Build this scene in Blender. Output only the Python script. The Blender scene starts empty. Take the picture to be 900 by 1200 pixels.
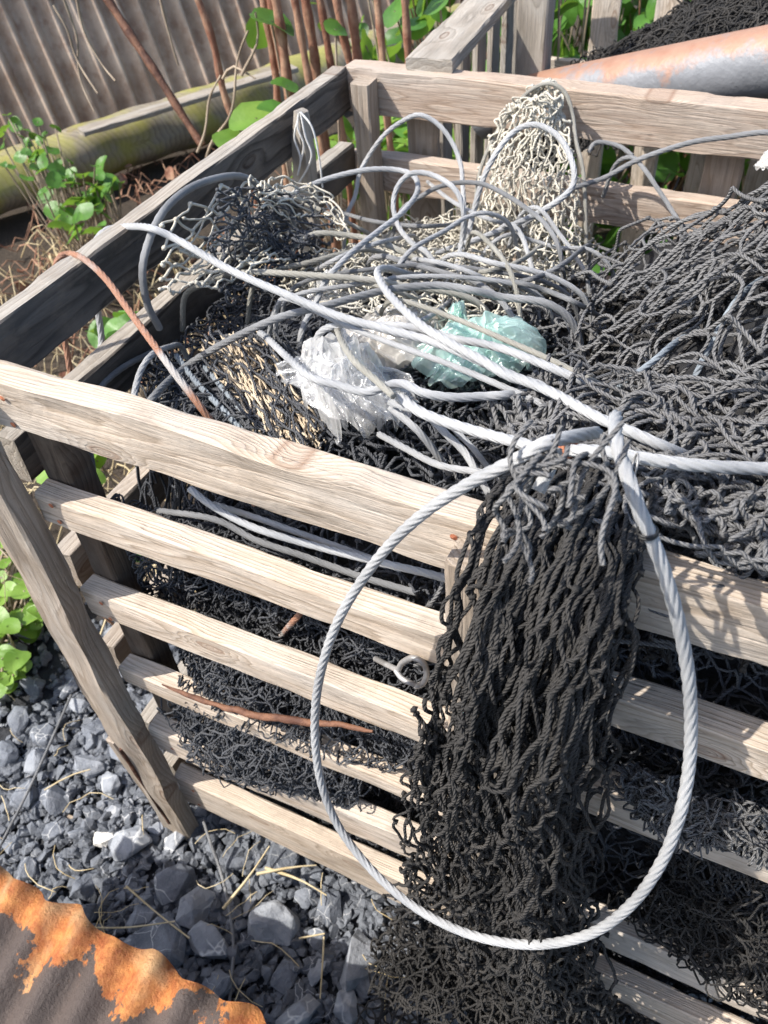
import bpy, bmesh, math, random
import numpy as np
from mathutils import Vector, Matrix
random.seed(5); RNG = np.random.default_rng(11)
R_ = math.radians
scn = bpy.context.scene
COL = scn.collection

# ---------------------------------------------------------------- camera
CAM = np.array([0.741242, -0.455728, 1.630667])
EUL = (R_(44.362), R_(3.404), R_(25.619))
FPX = 983.97
cd = bpy.data.cameras.new('camera'); cam = bpy.data.objects.new('camera', cd); COL.objects.link(cam)
cam.location = CAM; cam.rotation_euler = EUL
cd.sensor_fit = 'VERTICAL'; cd.sensor_height = 36; cd.lens = FPX/1200*36
cd.clip_start = 0.02; cd.clip_end = 200
cd.dof.use_dof = True; cd.dof.focus_distance = 0.85; cd.dof.aperture_fstop = cd.lens/1000/0.0028
scn.camera = cam
# ---------------------------------------------------------------- world, sun
SUN_EL = 50.0; SX, SY = -0.79, -0.61
w = bpy.data.worlds.new('World'); scn.world = w; w.use_nodes = True
nt = w.node_tree; sky = nt.nodes.new('ShaderNodeTexSky'); sky.sky_type = 'NISHITA'; sky.sun_disc = False
sky.sun_elevation = R_(SUN_EL); sky.sun_rotation = math.atan2(SX, SY); sky.dust_density = 2.0
bg = nt.nodes['Background']; nt.links.new(sky.outputs[0], bg.inputs[0]); bg.inputs[1].default_value = 0.15
sl = bpy.data.lights.new('sun', 'SUN'); sl.energy = 4.0; sl.angle = R_(0.5); sl.color = (1, 0.955, 0.89)
so = bpy.data.objects.new('sun', sl); COL.objects.link(so)
Ld = Vector((-SX*math.cos(R_(SUN_EL)), -SY*math.cos(R_(SUN_EL)), -math.sin(R_(SUN_EL))))
so.rotation_euler = Ld.to_track_quat('-Z', 'Y').to_euler(); so.location = (-3, -4, 6)
scn.view_settings.view_transform = 'Standard'; scn.view_settings.look = 'None'
scn.view_settings.exposure = 0.92; scn.view_settings.gamma = 1

# ---------------------------------------------------------------- survey helper: a sighted point on a plane of the place
_M = np.array(Matrix.Rotation(EUL[2], 3, 'Z') @ Matrix.Rotation(EUL[1], 3, 'Y') @ Matrix.Rotation(EUL[0], 3, 'X'))
def at(px, py, ax, v):
    d = _M @ np.array([(px-450)/FPX, -(py-600)/FPX, -1.0]); i = 'xyz'.index(ax)
    return CAM + d*((v-CAM[i])/d[i])
def path(s):
    out = []; ax, v = 'z', 1.1
    for tok in s.split():
        q = tok.split(',')
        if len(q) > 2: ax, v = q[2][0], float(q[2][1:])
        out.append(at(float(q[0]), float(q[1]), ax, v))
    return np.array(out)
def catmull(P, ds):
    P = np.asarray(P, float)
    Q = np.vstack([2*P[0]-P[1], P, 2*P[-1]-P[-2]]); out = []
    for i in range(1, len(Q)-2):
        a, b, c, d = Q[i-1:i+3]; t = np.linspace(0, 1, 24, endpoint=False)[:, None]
        out.append(0.5*((2*b)+(-a+c)*t+(2*a-5*b+4*c-d)*t**2+(-a+3*b-3*c+d)*t**3))
    out = np.vstack(out+[P[-1:]]); L = np.r_[0, np.cumsum(np.linalg.norm(np.diff(out, axis=0), axis=1))]
    n = max(3, int(L[-1]/ds)); s = np.linspace(0, L[-1], n)
    return np.stack([np.interp(s, L, out[:, k]) for k in range(3)], 1)

# ---------------------------------------------------------------- smooth noise (sum of sines)
def sn(p, freq, seed, dims=3):
    r = np.random.default_rng(seed); p = np.asarray(p, float); out = np.zeros(p.shape[:-1]+(dims,))
    for o in range(dims):
        for k in range(7):
            d = r.normal(size=p.shape[-1]); d /= np.linalg.norm(d); f = freq*(0.55+0.9*r.random())
            out[..., o] += np.sin((p@d)*f+r.random()*6.283)
    return out/2.6

# ---------------------------------------------------------------- mesh + object helpers
def mk(name, V, F, mat, parent=None, uv=None, smooth=True, mats=None, midx=None):
    V = np.asarray(V, np.float32).reshape(-1, 3)
    me = bpy.data.meshes.new(name)
    if isinstance(F, np.ndarray):
        nf, k = F.shape; me.vertices.add(len(V)); me.vertices.foreach_set('co', V.ravel())
        me.loops.add(nf*k); me.loops.foreach_set('vertex_index', F.astype(np.int32).ravel())
        me.polygons.add(nf); me.polygons.foreach_set('loop_start', np.arange(0, nf*k, k, dtype=np.int32))
        try: me.polygons.foreach_set('loop_total', np.full(nf, k, np.int32))
        except Exception: pass
        me.update(calc_edges=True)
    else:
        me.from_pydata([tuple(map(float, v)) for v in V], [], [tuple(map(int, f)) for f in F]); me.update()
    if uv is not None:
        l = me.uv_layers.new(name='uv'); l.data.foreach_set('uv', np.asarray(uv, np.float32).ravel())
    me.polygons.foreach_set('use_smooth', np.full(len(me.polygons), smooth))
    for m in (mats or [mat]): me.materials.append(m)
    if midx is not None: me.polygons.foreach_set('material_index', np.asarray(midx, np.int32))
    o = bpy.data.objects.new(name, me); COL.objects.link(o)
    if parent is not None:
        o.parent = parent
        if parent.type == 'EMPTY' or parent.location.length > 0: o.location = -parent.location if o.parent else (0, 0, 0)
    return o
def tag(o, label=None, cat=None, group=None, kind=None):
    if label: o['label'] = label
    if cat: o['category'] = cat
    if group: o['group'] = group
    if kind: o['kind'] = kind
    return o
def thing(name, label, cat, loc, group=None):
    o = bpy.data.objects.new(name, None); COL.objects.link(o); o.location = loc; o.empty_display_size = .05
    return tag(o, label, cat, group)
def merge(parts):
    Vs, Fs, Us, n = [], [], [], 0
    for V, F, U in parts:
        Vs.append(V); Fs.append(F+n); Us.append(U); n += len(V)
    return np.vstack(Vs), np.vstack(Fs), (np.vstack(Us) if Us[0] is not None else None)
def tubes(P, r, K=6, lobes=0, lobe_amp=0.15, lay=0.08, cap=False):
    """P (N,M,3) polylines -> swept tubes; r scalar, (N,1) or (N,M)"""
    P = np.asarray(P, float)
    if P.ndim == 2: P = P[None]
    N, M, _ = P.shape
    T = np.gradient(P, axis=1); T /= np.linalg.norm(T, axis=2, keepdims=True)+1e-12
    ref = np.zeros((N, 3)); k = np.argmin(np.abs(T[:, 0]), axis=1); ref[np.arange(N), k] = 1
    n = np.cross(T[:, 0], ref); n /= np.linalg.norm(n, axis=1, keepdims=True)+1e-12
    Nn = np.empty_like(P); Nn[:, 0] = n
    for j in range(1, M):
        n = n-(n*T[:, j]).sum(1, keepdims=True)*T[:, j]; n /= np.linalg.norm(n, axis=1, keepdims=True)+1e-12; Nn[:, j] = n
    B = np.cross(T, Nn); th = np.arange(K)/K*2*math.pi
    s = np.concatenate([np.zeros((N, 1)), np.cumsum(np.linalg.norm(np.diff(P, axis=1), axis=2), axis=1)], 1)
    rr = np.broadcast_to(np.asarray(r, float), (N, M))[:, :, None]*np.ones((1, 1, K))
    if lobes:
        ph = s[:, :, None]/lay*2*math.pi
        rr = rr*(1-lobe_amp+lobe_amp*np.abs(np.cos(lobes*0.5*(th[None, None]-ph)))**0.8)
    V = P[:, :, None]+rr[..., None]*(Nn[:, :, None]*np.cos(th)[None, None, :, None]+B[:, :, None]*np.sin(th)[None, None, :, None])
    a = np.arange(K); b = (a+1) % K
    base = (np.arange(N)[:, None, None]*M+np.arange(M-1)[None, :, None])*K
    F = np.stack([base+a, base+b, base+K+b, base+K+a], -1).reshape(-1, 4)
    u0 = np.broadcast_to(a/K, (N, M-1, K)); u1 = np.broadcast_to((a+1)/K, (N, M-1, K))
    s0 = np.broadcast_to(s[:, :-1, None], (N, M-1, K)); s1 = np.broadcast_to(s[:, 1:, None], (N, M-1, K))
    U = np.stack([np.stack([u0, s0], -1), np.stack([u1, s0], -1), np.stack([u1, s1], -1), np.stack([u0, s1], -1)], -2).reshape(-1, 2)
    V = V.reshape(-1, 3)
    if cap:
        c0 = len(V); V = np.vstack([V, P[:, 0], P[:, -1]]); ex = []
        for i in range(N):
            for kk in range(K):
                k2 = (kk+1) % K
                ex.append([c0+i, i*M*K+k2, i*M*K+kk, i*M*K+kk])
                e = i*M*K+(M-1)*K; ex.append([c0+N+i, e+kk, e+k2, e+k2])
        ex = np.array(ex)
        # degenerate quads turned into thin quads through the cap centre
        F = np.vstack([F, ex[:, [0, 1, 2, 0]]]) if False else F
    return V, F, U
_ico = None
def blobs(C, r, seed=0):
    """knots: small lumpy octa-spheres as quads"""
    t = np.array([[1,1,1],[-1,1,1],[-1,-1,1],[1,-1,1],[1,1,-1],[-1,1,-1],[-1,-1,-1],[1,-1,-1]], float)*0.62
    f = np.array([[0,1,2,3],[7,6,5,4],[0,4,5,1],[1,5,6,2],[2,6,7,3],[3,7,4,0]])
    rg = np.random.default_rng(seed); C = np.asarray(C); N = len(C)
    V = C[:, None]+t[None]*r*(0.8+0.5*rg.random((N, 8, 1)))
    F = f[None]+np.arange(N)[:, None, None]*8
    return V.reshape(-1, 3), F.reshape(-1, 4), np.zeros((N*24, 2))
def inst(tv, tf, mats):
    """template (verts, faces ndarray) placed by (N,3,4) matrices"""
    N = len(mats); V = np.einsum('nij,vj->nvi', mats[:, :, :3], tv)+mats[:, None, :, 3]
    F = tf[None]+np.arange(N)[:, None, None]*len(tv)
    return V.reshape(-1, 3), F.reshape(-1, tf.shape[1])
def rmats(pos, scale, tilt=3.2, seed=0, sz=1.0):
    rg = np.random.default_rng(seed); out = []
    for p, s in zip(pos, scale):
        e = Matrix.Rotation(rg.random()*6.283, 3, 'Z') @ Matrix.Rotation((rg.random()-.5)*tilt, 3, 'X') @ Matrix.Rotation((rg.random()-.5)*tilt, 3, 'Y')
        m = np.array(e)@np.diag([s, s, s*sz]); out.append(np.hstack([m, np.array(p).reshape(3, 1)]))
    return np.array(out)

# ---------------------------------------------------------------- materials
def newmat(name):
    m = bpy.data.materials.new(name); m.use_nodes = True; n = m.node_tree.nodes; n.clear()
    o = n.new('ShaderNodeOutputMaterial'); b = n.new('ShaderNodeBsdfPrincipled'); m.node_tree.links.new(b.outputs[0], o.inputs[0])
    return m, n, m.node_tree.links, b
def ramp(n, l, src, stops):
    r = n.new('ShaderNodeValToRGB'); e = r.color_ramp.elements
    while len(e) < len(stops): e.new(0.5)
    for k, (p, c) in zip(e, stops): k.position = p; k.color = (*c, 1) if len(c) == 3 else c
    l.new(src, r.inputs[0]); return r.outputs[0]
def noise(n, l, scale, detail=4, vec=None, rough=.55, dist=0):
    t = n.new('ShaderNodeTexNoise'); t.inputs['Scale'].default_value = scale; t.inputs['Detail'].default_value = detail
    t.inputs['Roughness'].default_value = rough; t.inputs['Distortion'].default_value = dist
    if vec is not None: l.new(vec, t.inputs['Vector'])
    return t.outputs['Fac']
def mix(n, l, fac, a, b, mode='MIX'):
    x = n.new('ShaderNodeMix'); x.data_type = 'RGBA'; x.blend_type = mode
    for sock, v in ((0, fac), (6, a), (7, b)):
        if hasattr(v, 'node'): l.new(v, x.inputs[sock])
        else: x.inputs[sock].default_value = v if sock == 0 else (*v, 1)
    return x.outputs[2]
def math_(n, l, op, a, b=0.0, c=None):
    x = n.new('ShaderNodeMath'); x.operation = op
    for i, v in enumerate((a, b) if c is None else (a, b, c)):
        if hasattr(v, 'node'): l.new(v, x.inputs[i])
        else: x.inputs[i].default_value = v
    return x.outputs[0]
def bump(n, l, h, strength, dist, b, prev=None):
    x = n.new('ShaderNodeBump'); x.inputs['Strength'].default_value = strength; x.inputs['Distance'].default_value = dist
    l.new(h, x.inputs['Height'])
    if prev is not None: l.new(prev, x.inputs['Normal'])
    l.new(x.outputs[0], b.inputs['Normal']); return x.outputs[0]
def objvec(n, l, scale=(1, 1, 1), rnd=True):
    tc = n.new('ShaderNodeTexCoord'); mp = n.new('ShaderNodeMapping'); mp.inputs['Scale'].default_value = scale
    v = tc.outputs['Object']
    if rnd:
        oi = n.new('ShaderNodeObjectInfo'); cx = n.new('ShaderNodeVectorMath'); cx.operation = 'MULTIPLY_ADD'
        cb = n.new('ShaderNodeCombineXYZ')
        for i, k in enumerate((17.0, 0.11, 0.07)): l.new(math_(n, l, 'MULTIPLY', oi.outputs['Random'], k), cb.inputs[i])
        a = n.new('ShaderNodeVectorMath'); a.operation = 'ADD'; l.new(v, a.inputs[0]); l.new(cb.outputs[0], a.inputs[1]); v = a.outputs[0]
        n.remove(cx)
    l.new(v, mp.inputs[0]); return mp.outputs[0]
def wood(name, light, mid, dark, rings=230, contrast=1.0, moss=0.0):
    m, n, l, b = newmat(name)
    v = objvec(n, l); sp = n.new('ShaderNodeSeparateXYZ'); l.new(v, sp.inputs[0]); X, Y, Z = sp.outputs
    vs = objvec(n, l, (1.0, 9, 9)); n1 = noise(n, l, 2.2, 3, vs)           # slow wander of the rings along the board
    kc = n.new('ShaderNodeCombineXYZ'); l.new(math_(n, l, 'MULTIPLY', X, 3.2), kc.inputs[0]); l.new(math_(n, l, 'MULTIPLY', Z, 9.0), kc.inputs[1]); vo = n.new('ShaderNodeTexVoronoi'); vo.voronoi_dimensions = '2D'; vo.inputs['Scale'].default_value = 1.0; l.new(kc.outputs[0], vo.inputs['Vector'])
    knot = math_(n, l, 'POWER', math_(n, l, 'SUBTRACT', 1.0, math_(n, l, 'MINIMUM', math_(n, l, 'MULTIPLY', vo.outputs['Distance'], 3.6), 1.0)), 2.0)
    yy = math_(n, l, 'ADD', Y, 0.09); zz = math_(n, l, 'SUBTRACT', Z, 0.035)
    rad = math_(n, l, 'SQRT', math_(n, l, 'ADD', math_(n, l, 'MULTIPLY', yy, yy), math_(n, l, 'MULTIPLY', zz, zz)))
    rad = math_(n, l, 'ADD', rad, math_(n, l, 'MULTIPLY', n1, 0.042))
    rad = math_(n, l, 'ADD', rad, math_(n, l, 'MULTIPLY', knot, 0.03))
    fine = noise(n, l, 30, 2, objvec(n, l, (.3, 2, 2)))
    rad = math_(n, l, 'ADD', rad, math_(n, l, 'MULTIPLY', fine, 0.002))
    ring = math_(n, l, 'FRACT', math_(n, l, 'MULTIPLY', rad, rings))
    rg = ramp(n, l, ring, [(0, (.1,)*3), (.55, (.75,)*3), (.85, (1,)*3), (1, (.1,)*3)])
    fib = noise(n, l, 14, 6, objvec(n, l, (1.2, 26, 26)), .7)
    big = noise(n, l, 5, 4, objvec(n, l, (.8, 2, 3)))
    c1 = ramp(n, l, rg, [(0, dark), (.35, mid), (1, light)])
    c1 = mix(n, l, ramp(n, l, fib, [(.28, (.55*contrast,)*3), (.6, (0,)*3)]), c1, tuple(x*.55 for x in mid))
    c1 = mix(n, l, ramp(n, l, big, [(.45, (0,)*3), (.75, (.5,)*3)]), c1, tuple(x*.95 for x in (light[0]*.82, light[0]*.8, light[0]*.75)))
    c1 = mix(n, l, ramp(n, l, knot, [(.52, (0,)*3), (.62, (.7,)*3), (.72, (.25,)*3)]), c1, (mid[0]*.42, mid[1]*.27, mid[2]*.2))
    spots = noise(n, l, 260, 3, objvec(n, l, (.5, 1, 1)))
    c1 = mix(n, l, ramp(n, l, spots, [(.62, (0,)*3), (.78, (.45,)*3)]), c1, (.09, .075, .06))
    grime = noise(n, l, 11, 5, objvec(n, l, (1.0, 1.6, 1.6)), .7)
    c1 = mix(n, l, ramp(n, l, grime, [(.48, (0,)*3), (.70, (.55,)*3)]), c1, (.23, .19, .15))
    if moss:
        mo = noise(n, l, 5, 5, objvec(n, l)); c1 = mix(n, l, ramp(n, l, mo, [(.42, (0,)*3), (.58, (moss,)*3)]), c1, (.34, .33, .05))
    hs = n.new('ShaderNodeObjectInfo'); c1 = mix(n, l, math_(n, l, 'MULTIPLY', hs.outputs['Random'], .22), c1, tuple(x*.6 for x in mid)); l.new(c1, b.inputs['Base Color']); b.inputs['Roughness'].default_value = .82; b.inputs['Specular IOR Level'].default_value = .25
    crack = ramp(n, l, noise(n, l, 9, 3, objvec(n, l, (.7, 30, 30))), [(.3, (0,)*3), (.4, (1,)*3)])
    h = math_(n, l, 'ADD', math_(n, l, 'MULTIPLY', rg, .25), math_(n, l, 'ADD', math_(n, l, 'MULTIPLY', fib, 1.0), math_(n, l, 'MULTIPLY', crack, .5)))
    bump(n, l, h, .8, .0022, b); return m
def twine(name, c1, c2, strands=3, lay=0.012, depth=.0012, rough=.85, fuzz=.5, patch=None, metal=0.0, stripe=0.35):
    m, n, l, b = newmat(name); tc = n.new('ShaderNodeTexCoord'); sp = n.new('ShaderNodeSeparateXYZ'); l.new(tc.outputs['UV'], sp.inputs[0])
    ph = math_(n, l, 'SUBTRACT', math_(n, l, 'MULTIPLY', sp.outputs[0], float(strands)), math_(n, l, 'DIVIDE', sp.outputs[1], lay/strands))
    wv = math_(n, l, 'ABSOLUTE', math_(n, l, 'SINE', math_(n, l, 'MULTIPLY', ph, math.pi)))
    v = tc.outputs['Object']; f1 = noise(n, l, 14, 4, v); f2 = noise(n, l, 900, 2, v)
    c = mix(n, l, ramp(n, l, f1, [(.35, (0,)*3), (.68, (1,)*3)]), c1, c2)
    if patch: c = mix(n, l, ramp(n, l, noise(n, l, patch[0], 3, v), [(patch[2], (0,)*3), (patch[2]+.1, (.85,)*3)]), c, patch[1])
    c = mix(n, l, ramp(n, l, f2, [(.4, (0,)*3), (.7, (fuzz*.6,)*3)]), c, tuple(min(1, x*1.7+.01) for x in c2))
    c = mix(n, l, ramp(n, l, wv, [(.0, (stripe,)*3), (.35, (0,)*3)]), c, tuple(x*.35 for x in c1))   # groove shading painted dark between the strands
    l.new(c, b.inputs['Base Color']); b.inputs['Roughness'].default_value = rough; b.inputs['Metallic'].default_value = metal
    b.inputs['Specular IOR Level'].default_value = .3
    h = math_(n, l, 'ADD', wv, math_(n, l, 'MULTIPLY', f2, fuzz)); bump(n, l, h, 1.0, depth, b); return m
def simple(name, c1, c2, scale=8, rough=.8, bscale=60, bd=.003, metal=0.0, spec=.4, thr=(.4, .62)):
    m, n, l, b = newmat(name); v = n.new('ShaderNodeTexCoord').outputs['Object']
    c = mix(n, l, ramp(n, l, noise(n, l, scale, 5, v), [(thr[0], (0,)*3), (thr[1], (1,)*3)]), c1, c2)
    l.new(c, b.inputs['Base Color']); b.inputs['Roughness'].default_value = rough; b.inputs['Metallic'].default_value = metal
    b.inputs['Specular IOR Level'].default_value = spec
    bump(n, l, noise(n, l, bscale, 5, v, .65), .8, bd, b); return m
def leafmat(name, c1, c2):
    m, n, l, b = newmat(name); v = n.new('ShaderNodeTexCoord').outputs['Object']
    c = mix(n, l, ramp(n, l, noise(n, l, 9, 3, v), [(.35, (0,)*3), (.65, (1,)*3)]), c1, c2)
    l.new(c, b.inputs['Base Color']); b.inputs['Roughness'].default_value = .45
    tr = n.new('ShaderNodeBsdfTranslucent'); l.new(mix(n, l, .5, c2, (.35, .55, .05)), tr.inputs[0])
    ms = n.new('ShaderNodeMixShader'); ms.inputs[0].default_value = .35
    out = [x for x in n if x.type == 'OUTPUT_MATERIAL'][0]
    l.new(b.outputs[0], ms.inputs[1]); l.new(tr.outputs[0], ms.inputs[2]); l.new(ms.outputs[0], out.inputs[0])
    bump(n, l, noise(n, l, 120, 2, v), .5, .002, b); return m
def rockmat(name, c1, c2, vein, vthr=.025):
    m, n, l, b = newmat(name); v = objvec(n, l)
    c = mix(n, l, ramp(n, l, noise(n, l, 25, 6, v), [(.35, (0,)*3), (.65, (1,)*3)]), c1, c2)
    dv = n.new('ShaderNodeVectorMath'); dv.operation = 'ADD'
    d = n.new('ShaderNodeTexNoise'); d.inputs['Scale'].default_value = 20; l.new(v, d.inputs['Vector'])
    sc = n.new('ShaderNodeVectorMath'); sc.operation = 'SCALE'; sc.inputs['Scale'].default_value = .05; l.new(d.outputs['Color'], sc.inputs[0])
    l.new(v, dv.inputs[0]); l.new(sc.outputs[0], dv.inputs[1])
    vo = n.new('ShaderNodeTexVoronoi'); vo.feature = 'DISTANCE_TO_EDGE'; vo.inputs['Scale'].default_value = 22; l.new(dv.outputs[0], vo.inputs['Vector'])
    vm = math_(n, l, 'MULTIPLY', ramp(n, l, vo.outputs[0], [(0, (1,)*3), (vthr, (0,)*3)]), ramp(n, l, noise(n, l, 9, 2, v), [(.5, (0,)*3), (.6, (.85,)*3)]))
    c = mix(n, l, vm, c, vein)
    du = ramp(n, l, noise(n, l, 300, 4, v), [(.55, (0,)*3), (.75, (.4,)*3)]); c = mix(n, l, du, c, (.3, .3, .31))
    l.new(c, b.inputs['Base Color']); b.inputs['Roughness'].default_value = .6; b.inputs['Specular IOR Level'].default_value = .45
    st = noise(n, l, 60, 6, v, .7); bump(n, l, st, 1, .006, b); return m
def plastic(name, tint, alpha=.45):
    m, n, l, b = newmat(name); out = [x for x in n if x.type == 'OUTPUT_MATERIAL'][0]; v = n.new('ShaderNodeTexCoord').outputs['Object']
    wr = noise(n, l, 90, 4, v, .6, 1.5)
    b.inputs['Base Color'].default_value = (*tint, 1); b.inputs['Roughness'].default_value = .13; b.inputs['Specular IOR Level'].default_value = 1.0
    nb = bump(n, l, wr, .5, .003, b)
    tl = n.new('ShaderNodeBsdfTranslucent'); tl.inputs[0].default_value = (*tint, 1)
    gl = n.new('ShaderNodeBsdfGlossy'); gl.inputs['Roughness'].default_value = .12; l.new(nb, gl.inputs['Normal'])
    tp = n.new('ShaderNodeBsdfTransparent'); tp.inputs[0].default_value = (*[min(1, t*.3+.7) for t in tint], 1)
    m1 = n.new('ShaderNodeMixShader'); m1.inputs[0].default_value = .45; l.new(b.outputs[0], m1.inputs[1]); l.new(tl.outputs[0], m1.inputs[2])
    lw = n.new('ShaderNodeLayerWeight'); lw.inputs[0].default_value = .35
    fac = math_(n, l, 'SUBTRACT', alpha, math_(n, l, 'MULTIPLY', lw.outputs['Facing'], alpha*.9))
    m2 = n.new('ShaderNodeMixShader'); l.new(fac, m2.inputs[0]); l.new(m1.outputs[0], m2.inputs[1]); l.new(tp.outputs[0], m2.inputs[2])
    m3 = n.new('ShaderNodeMixShader'); m3.inputs[0].default_value = .10; l.new(m2.outputs[0], m3.inputs[1]); l.new(gl.outputs[0], m3.inputs[2]); l.new(m3.outputs[0], out.inputs[0]); return m
M_wood = wood('weathered_pine', (.68, .575, .465), (.54, .435, .335), (.31, .235, .165), contrast=1.05)
M_woodb = wood('brown_pine', (.58, .47, .375), (.46, .35, .27), (.27, .19, .13))
M_batten = wood('batten_pine', (.44, .37, .30), (.36, .29, .225), (.24, .185, .13), rings=110)
M_woodd = wood('stained_shaded_board', (.15, .132, .115), (.085, .073, .063), (.03, .026, .022), rings=90, contrast=.9)  # dark stain with some shade mixed into the side boards' colour
M_postd = wood('shade_darkened_post', (.17, .125, .09), (.12, .085, .06), (.06, .042, .03), rings=110)  # brown darkened to paint the batten's shadow onto the inner corner post
M_grey = wood('grey_rail_wood', (.42, .375, .32), (.33, .29, .24), (.2, .17, .135), rings=100)
M_log = wood('mossy_log_bark', (.36, .31, .23), (.26, .22, .16), (.14, .115, .085), rings=40, moss=.7)
M_wire = twine('galvanised_wire', (.34, .345, .35), (.50, .502, .50), 36, .078, .0004, .5, .2, metal=.1, stripe=.25)
M_wired = twine('dulled_wire', (.18, .183, .187), (.305, .307, .31), 36, .078, .0004, .55, .2, metal=.1, stripe=.25)
M_wirey = twine('yellowed_wire', (.26, .25, .215), (.40, .385, .34), 36, .078, .0004, .6, .3, stripe=.25)
M_rust = twine('rusting_wire', (.32, .30, .28), (.44, .41, .38), 36, .078, .0004, .7, .4, patch=(8, (.34, .115, .035), .40), stripe=.25)
M_rope = twine('black_twine', (.016, .0155, .015), (.055, .051, .047), 3, .014, .0013, .85, .45)
M_ropeg = twine('grey_twine', (.085, .083, .083), (.165, .163, .161), 3, .016, .0013, .95, .8, stripe=.3)
M_ropem = twine('charcoal_twine', (.045, .047, .053), (.095, .098, .105), 3, .013, .001, .9, .6)
M_beige = twine('beige_twine', (.42, .38, .31), (.62, .58, .49), 3, .010, .0006, .9, .5, patch=(9, (.30, .29, .27), .55), stripe=.25)
M_tan = twine('tan_twine', (.40, .31, .21), (.60, .50, .37), 3, .010, .0006, .9, .5, stripe=.25)
M_blue = twine('blue_grey_cord', (.13, .15, .17), (.23, .26, .285), 3, .02, .001, .8, .4)
M_core = simple('dark_filler', (.010, .010, .011), (.028, .028, .030), 40, .95, 120, .01)
M_leaf = leafmat('leaf_green', (.045, .13, .02), (.11, .26, .04))
M_leafd = leafmat('leaf_deep_green', (.025, .075, .015), (.055, .15, .025))
M_leafy = leafmat('leaf_yellow_green', (.12, .24, .03), (.22, .36, .06))
M_stem = simple('dead_cane', (.20, .085, .05), (.36, .22, .14), 18, .75, 90, .004)
M_straw = simple('dry_straw', (.45, .35, .19), (.62, .52, .33), 12, .8, 100, .001)
M_twig = simple('grey_twig', (.22, .17, .12), (.36, .29, .21), 12, .8, 100, .001)
M_slate = rockmat('slate', (.10, .112, .134), (.19, .205, .232), (.62, .62, .6))
M_chip = rockmat('slate_chips', (.07, .077, .09), (.155, .168, .19), (.5, .5, .5))
M_slate2 = rockmat('pale_slate', (.20, .215, .24), (.32, .335, .36), (.75, .75, .73), .06)
M_white = rockmat('white_stone', (.55, .52, .47), (.68, .66, .61), (.8, .8, .78))
M_tanst = rockmat('tan_stone', (.30, .23, .16), (.42, .34, .26), (.5, .45, .4))
M_soil = simple('soil', (.022, .018, .013), (.07, .055, .04), 6, .95, 50, .02)
M_bag = plastic('clear_film', (.90, .90, .89), .84)
M_bag2 = plastic('white_film', (.86, .83, .78), .62)
M_bagg = plastic('green_film', (.74, .94, .87), .66)
M_steel = simple('shackle_steel', (.22, .21, .20), (.40, .39, .38), 30, .45, 80, .001, metal=.35)
M_tie = simple('rust_tie', (.30, .10, .05), (.42, .16, .08), 60, .8, 200, .002)
M_blackp = simple('black_plastic', (.015,)*3, (.03,)*3, 30, .5, 80, .001)
M_bark = simple('split_bark', (.075, .03, .018), (.17, .08, .045), 30, .7, 120, .004)

# ================================================================ GROUND
def gz(x, y):
    p = np.stack([np.asarray(x, float), np.asarray(y, float)], -1)
    return -.012+sn(p, 9, 3, 1)[..., 0]*.006+np.clip(-(np.asarray(x)+1.2), 0, 2)*.0
def ground_sheet():
    xs = np.r_[-30, -12, -6, np.linspace(-4, 3, 141), 6, 12, 30]; ys = np.r_[-20, -8, -3, np.linspace(-1.5, 5, 131), 9, 16, 40]
    X, Y = np.meshgrid(xs, ys); Z = gz(X, Y); V = np.stack([X, Y, Z], -1).reshape(-1, 3); nx = len(xs)
    i = np.arange(len(ys)-1)[:, None]*nx+np.arange(nx-1)[None]
    F = np.stack([i, i+1, i+nx+1, i+nx], -1).reshape(-1, 4)
    m, n, l, b = newmat('gravel_and_soil'); v = n.new('ShaderNodeTexCoord').outputs['Object']
    g = mix(n, l, noise(n, l, 60, 5, v), (.015, .016, .018), (.06, .063, .07)); s = mix(n, l, noise(n, l, 12, 6, v), (.02, .015, .01), (.085, .062, .042))
    sp = n.new('ShaderNodeSeparateXYZ'); l.new(v, sp.inputs[0])
    e = math_(n, l, 'ADD', math_(n, l, 'SUBTRACT', math_(n, l, 'MULTIPLY', sp.outputs[1], 1.0), math_(n, l, 'MULTIPLY', sp.outputs[0], .3)), math_(n, l, 'MULTIPLY', noise(n, l, 4, 3, v), .5))
    c = mix(n, l, ramp(n, l, e, [(.72, (0,)*3), (.86, (1,)*3)]), g, s); l.new(c, b.inputs[0]); b.inputs['Roughness'].default_value = .95
    bump(n, l, noise(n, l, 45, 6, v, .7), 1, .02, b)
    return tag(mk('ground', V, F, m), kind='structure')
ground_sheet()

def rock_template(seed, flat=.6, n=16):
    rg = np.random.default_rng(seed); bm = bmesh.new()
    p = rg.normal(size=(n, 3)); p /= np.linalg.norm(p, axis=1, keepdims=True); p *= np.array([1, .75+.2*rg.random(), flat])
    p = np.clip(p, -.82*np.array([1, .8, flat]), .82*np.array([1, .8, flat]))
    for q in p: bm.verts.new(q)
    r = bmesh.ops.convex_hull(bm, input=bm.verts)
    bmesh.ops.delete(bm, geom=[g for g in r['geom_interior'] if isinstance(g, bmesh.types.BMVert)], context='VERTS')
    bmesh.ops.remove_doubles(bm, verts=bm.verts, dist=.02); bmesh.ops.triangulate(bm, faces=bm.faces)
    bm.verts.ensure_lookup_table(); V = np.array([v.co[:] for v in bm.verts]); F = np.array([[v.index for v in f.verts] for f in bm.faces]); bm.free()
    return V, F
RT = [rock_template(s, f) for s, f in zip(range(12), [.5, .6, .45, .7, .55, .4, .65, .5, .6, .5, .7, .45])]
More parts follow.
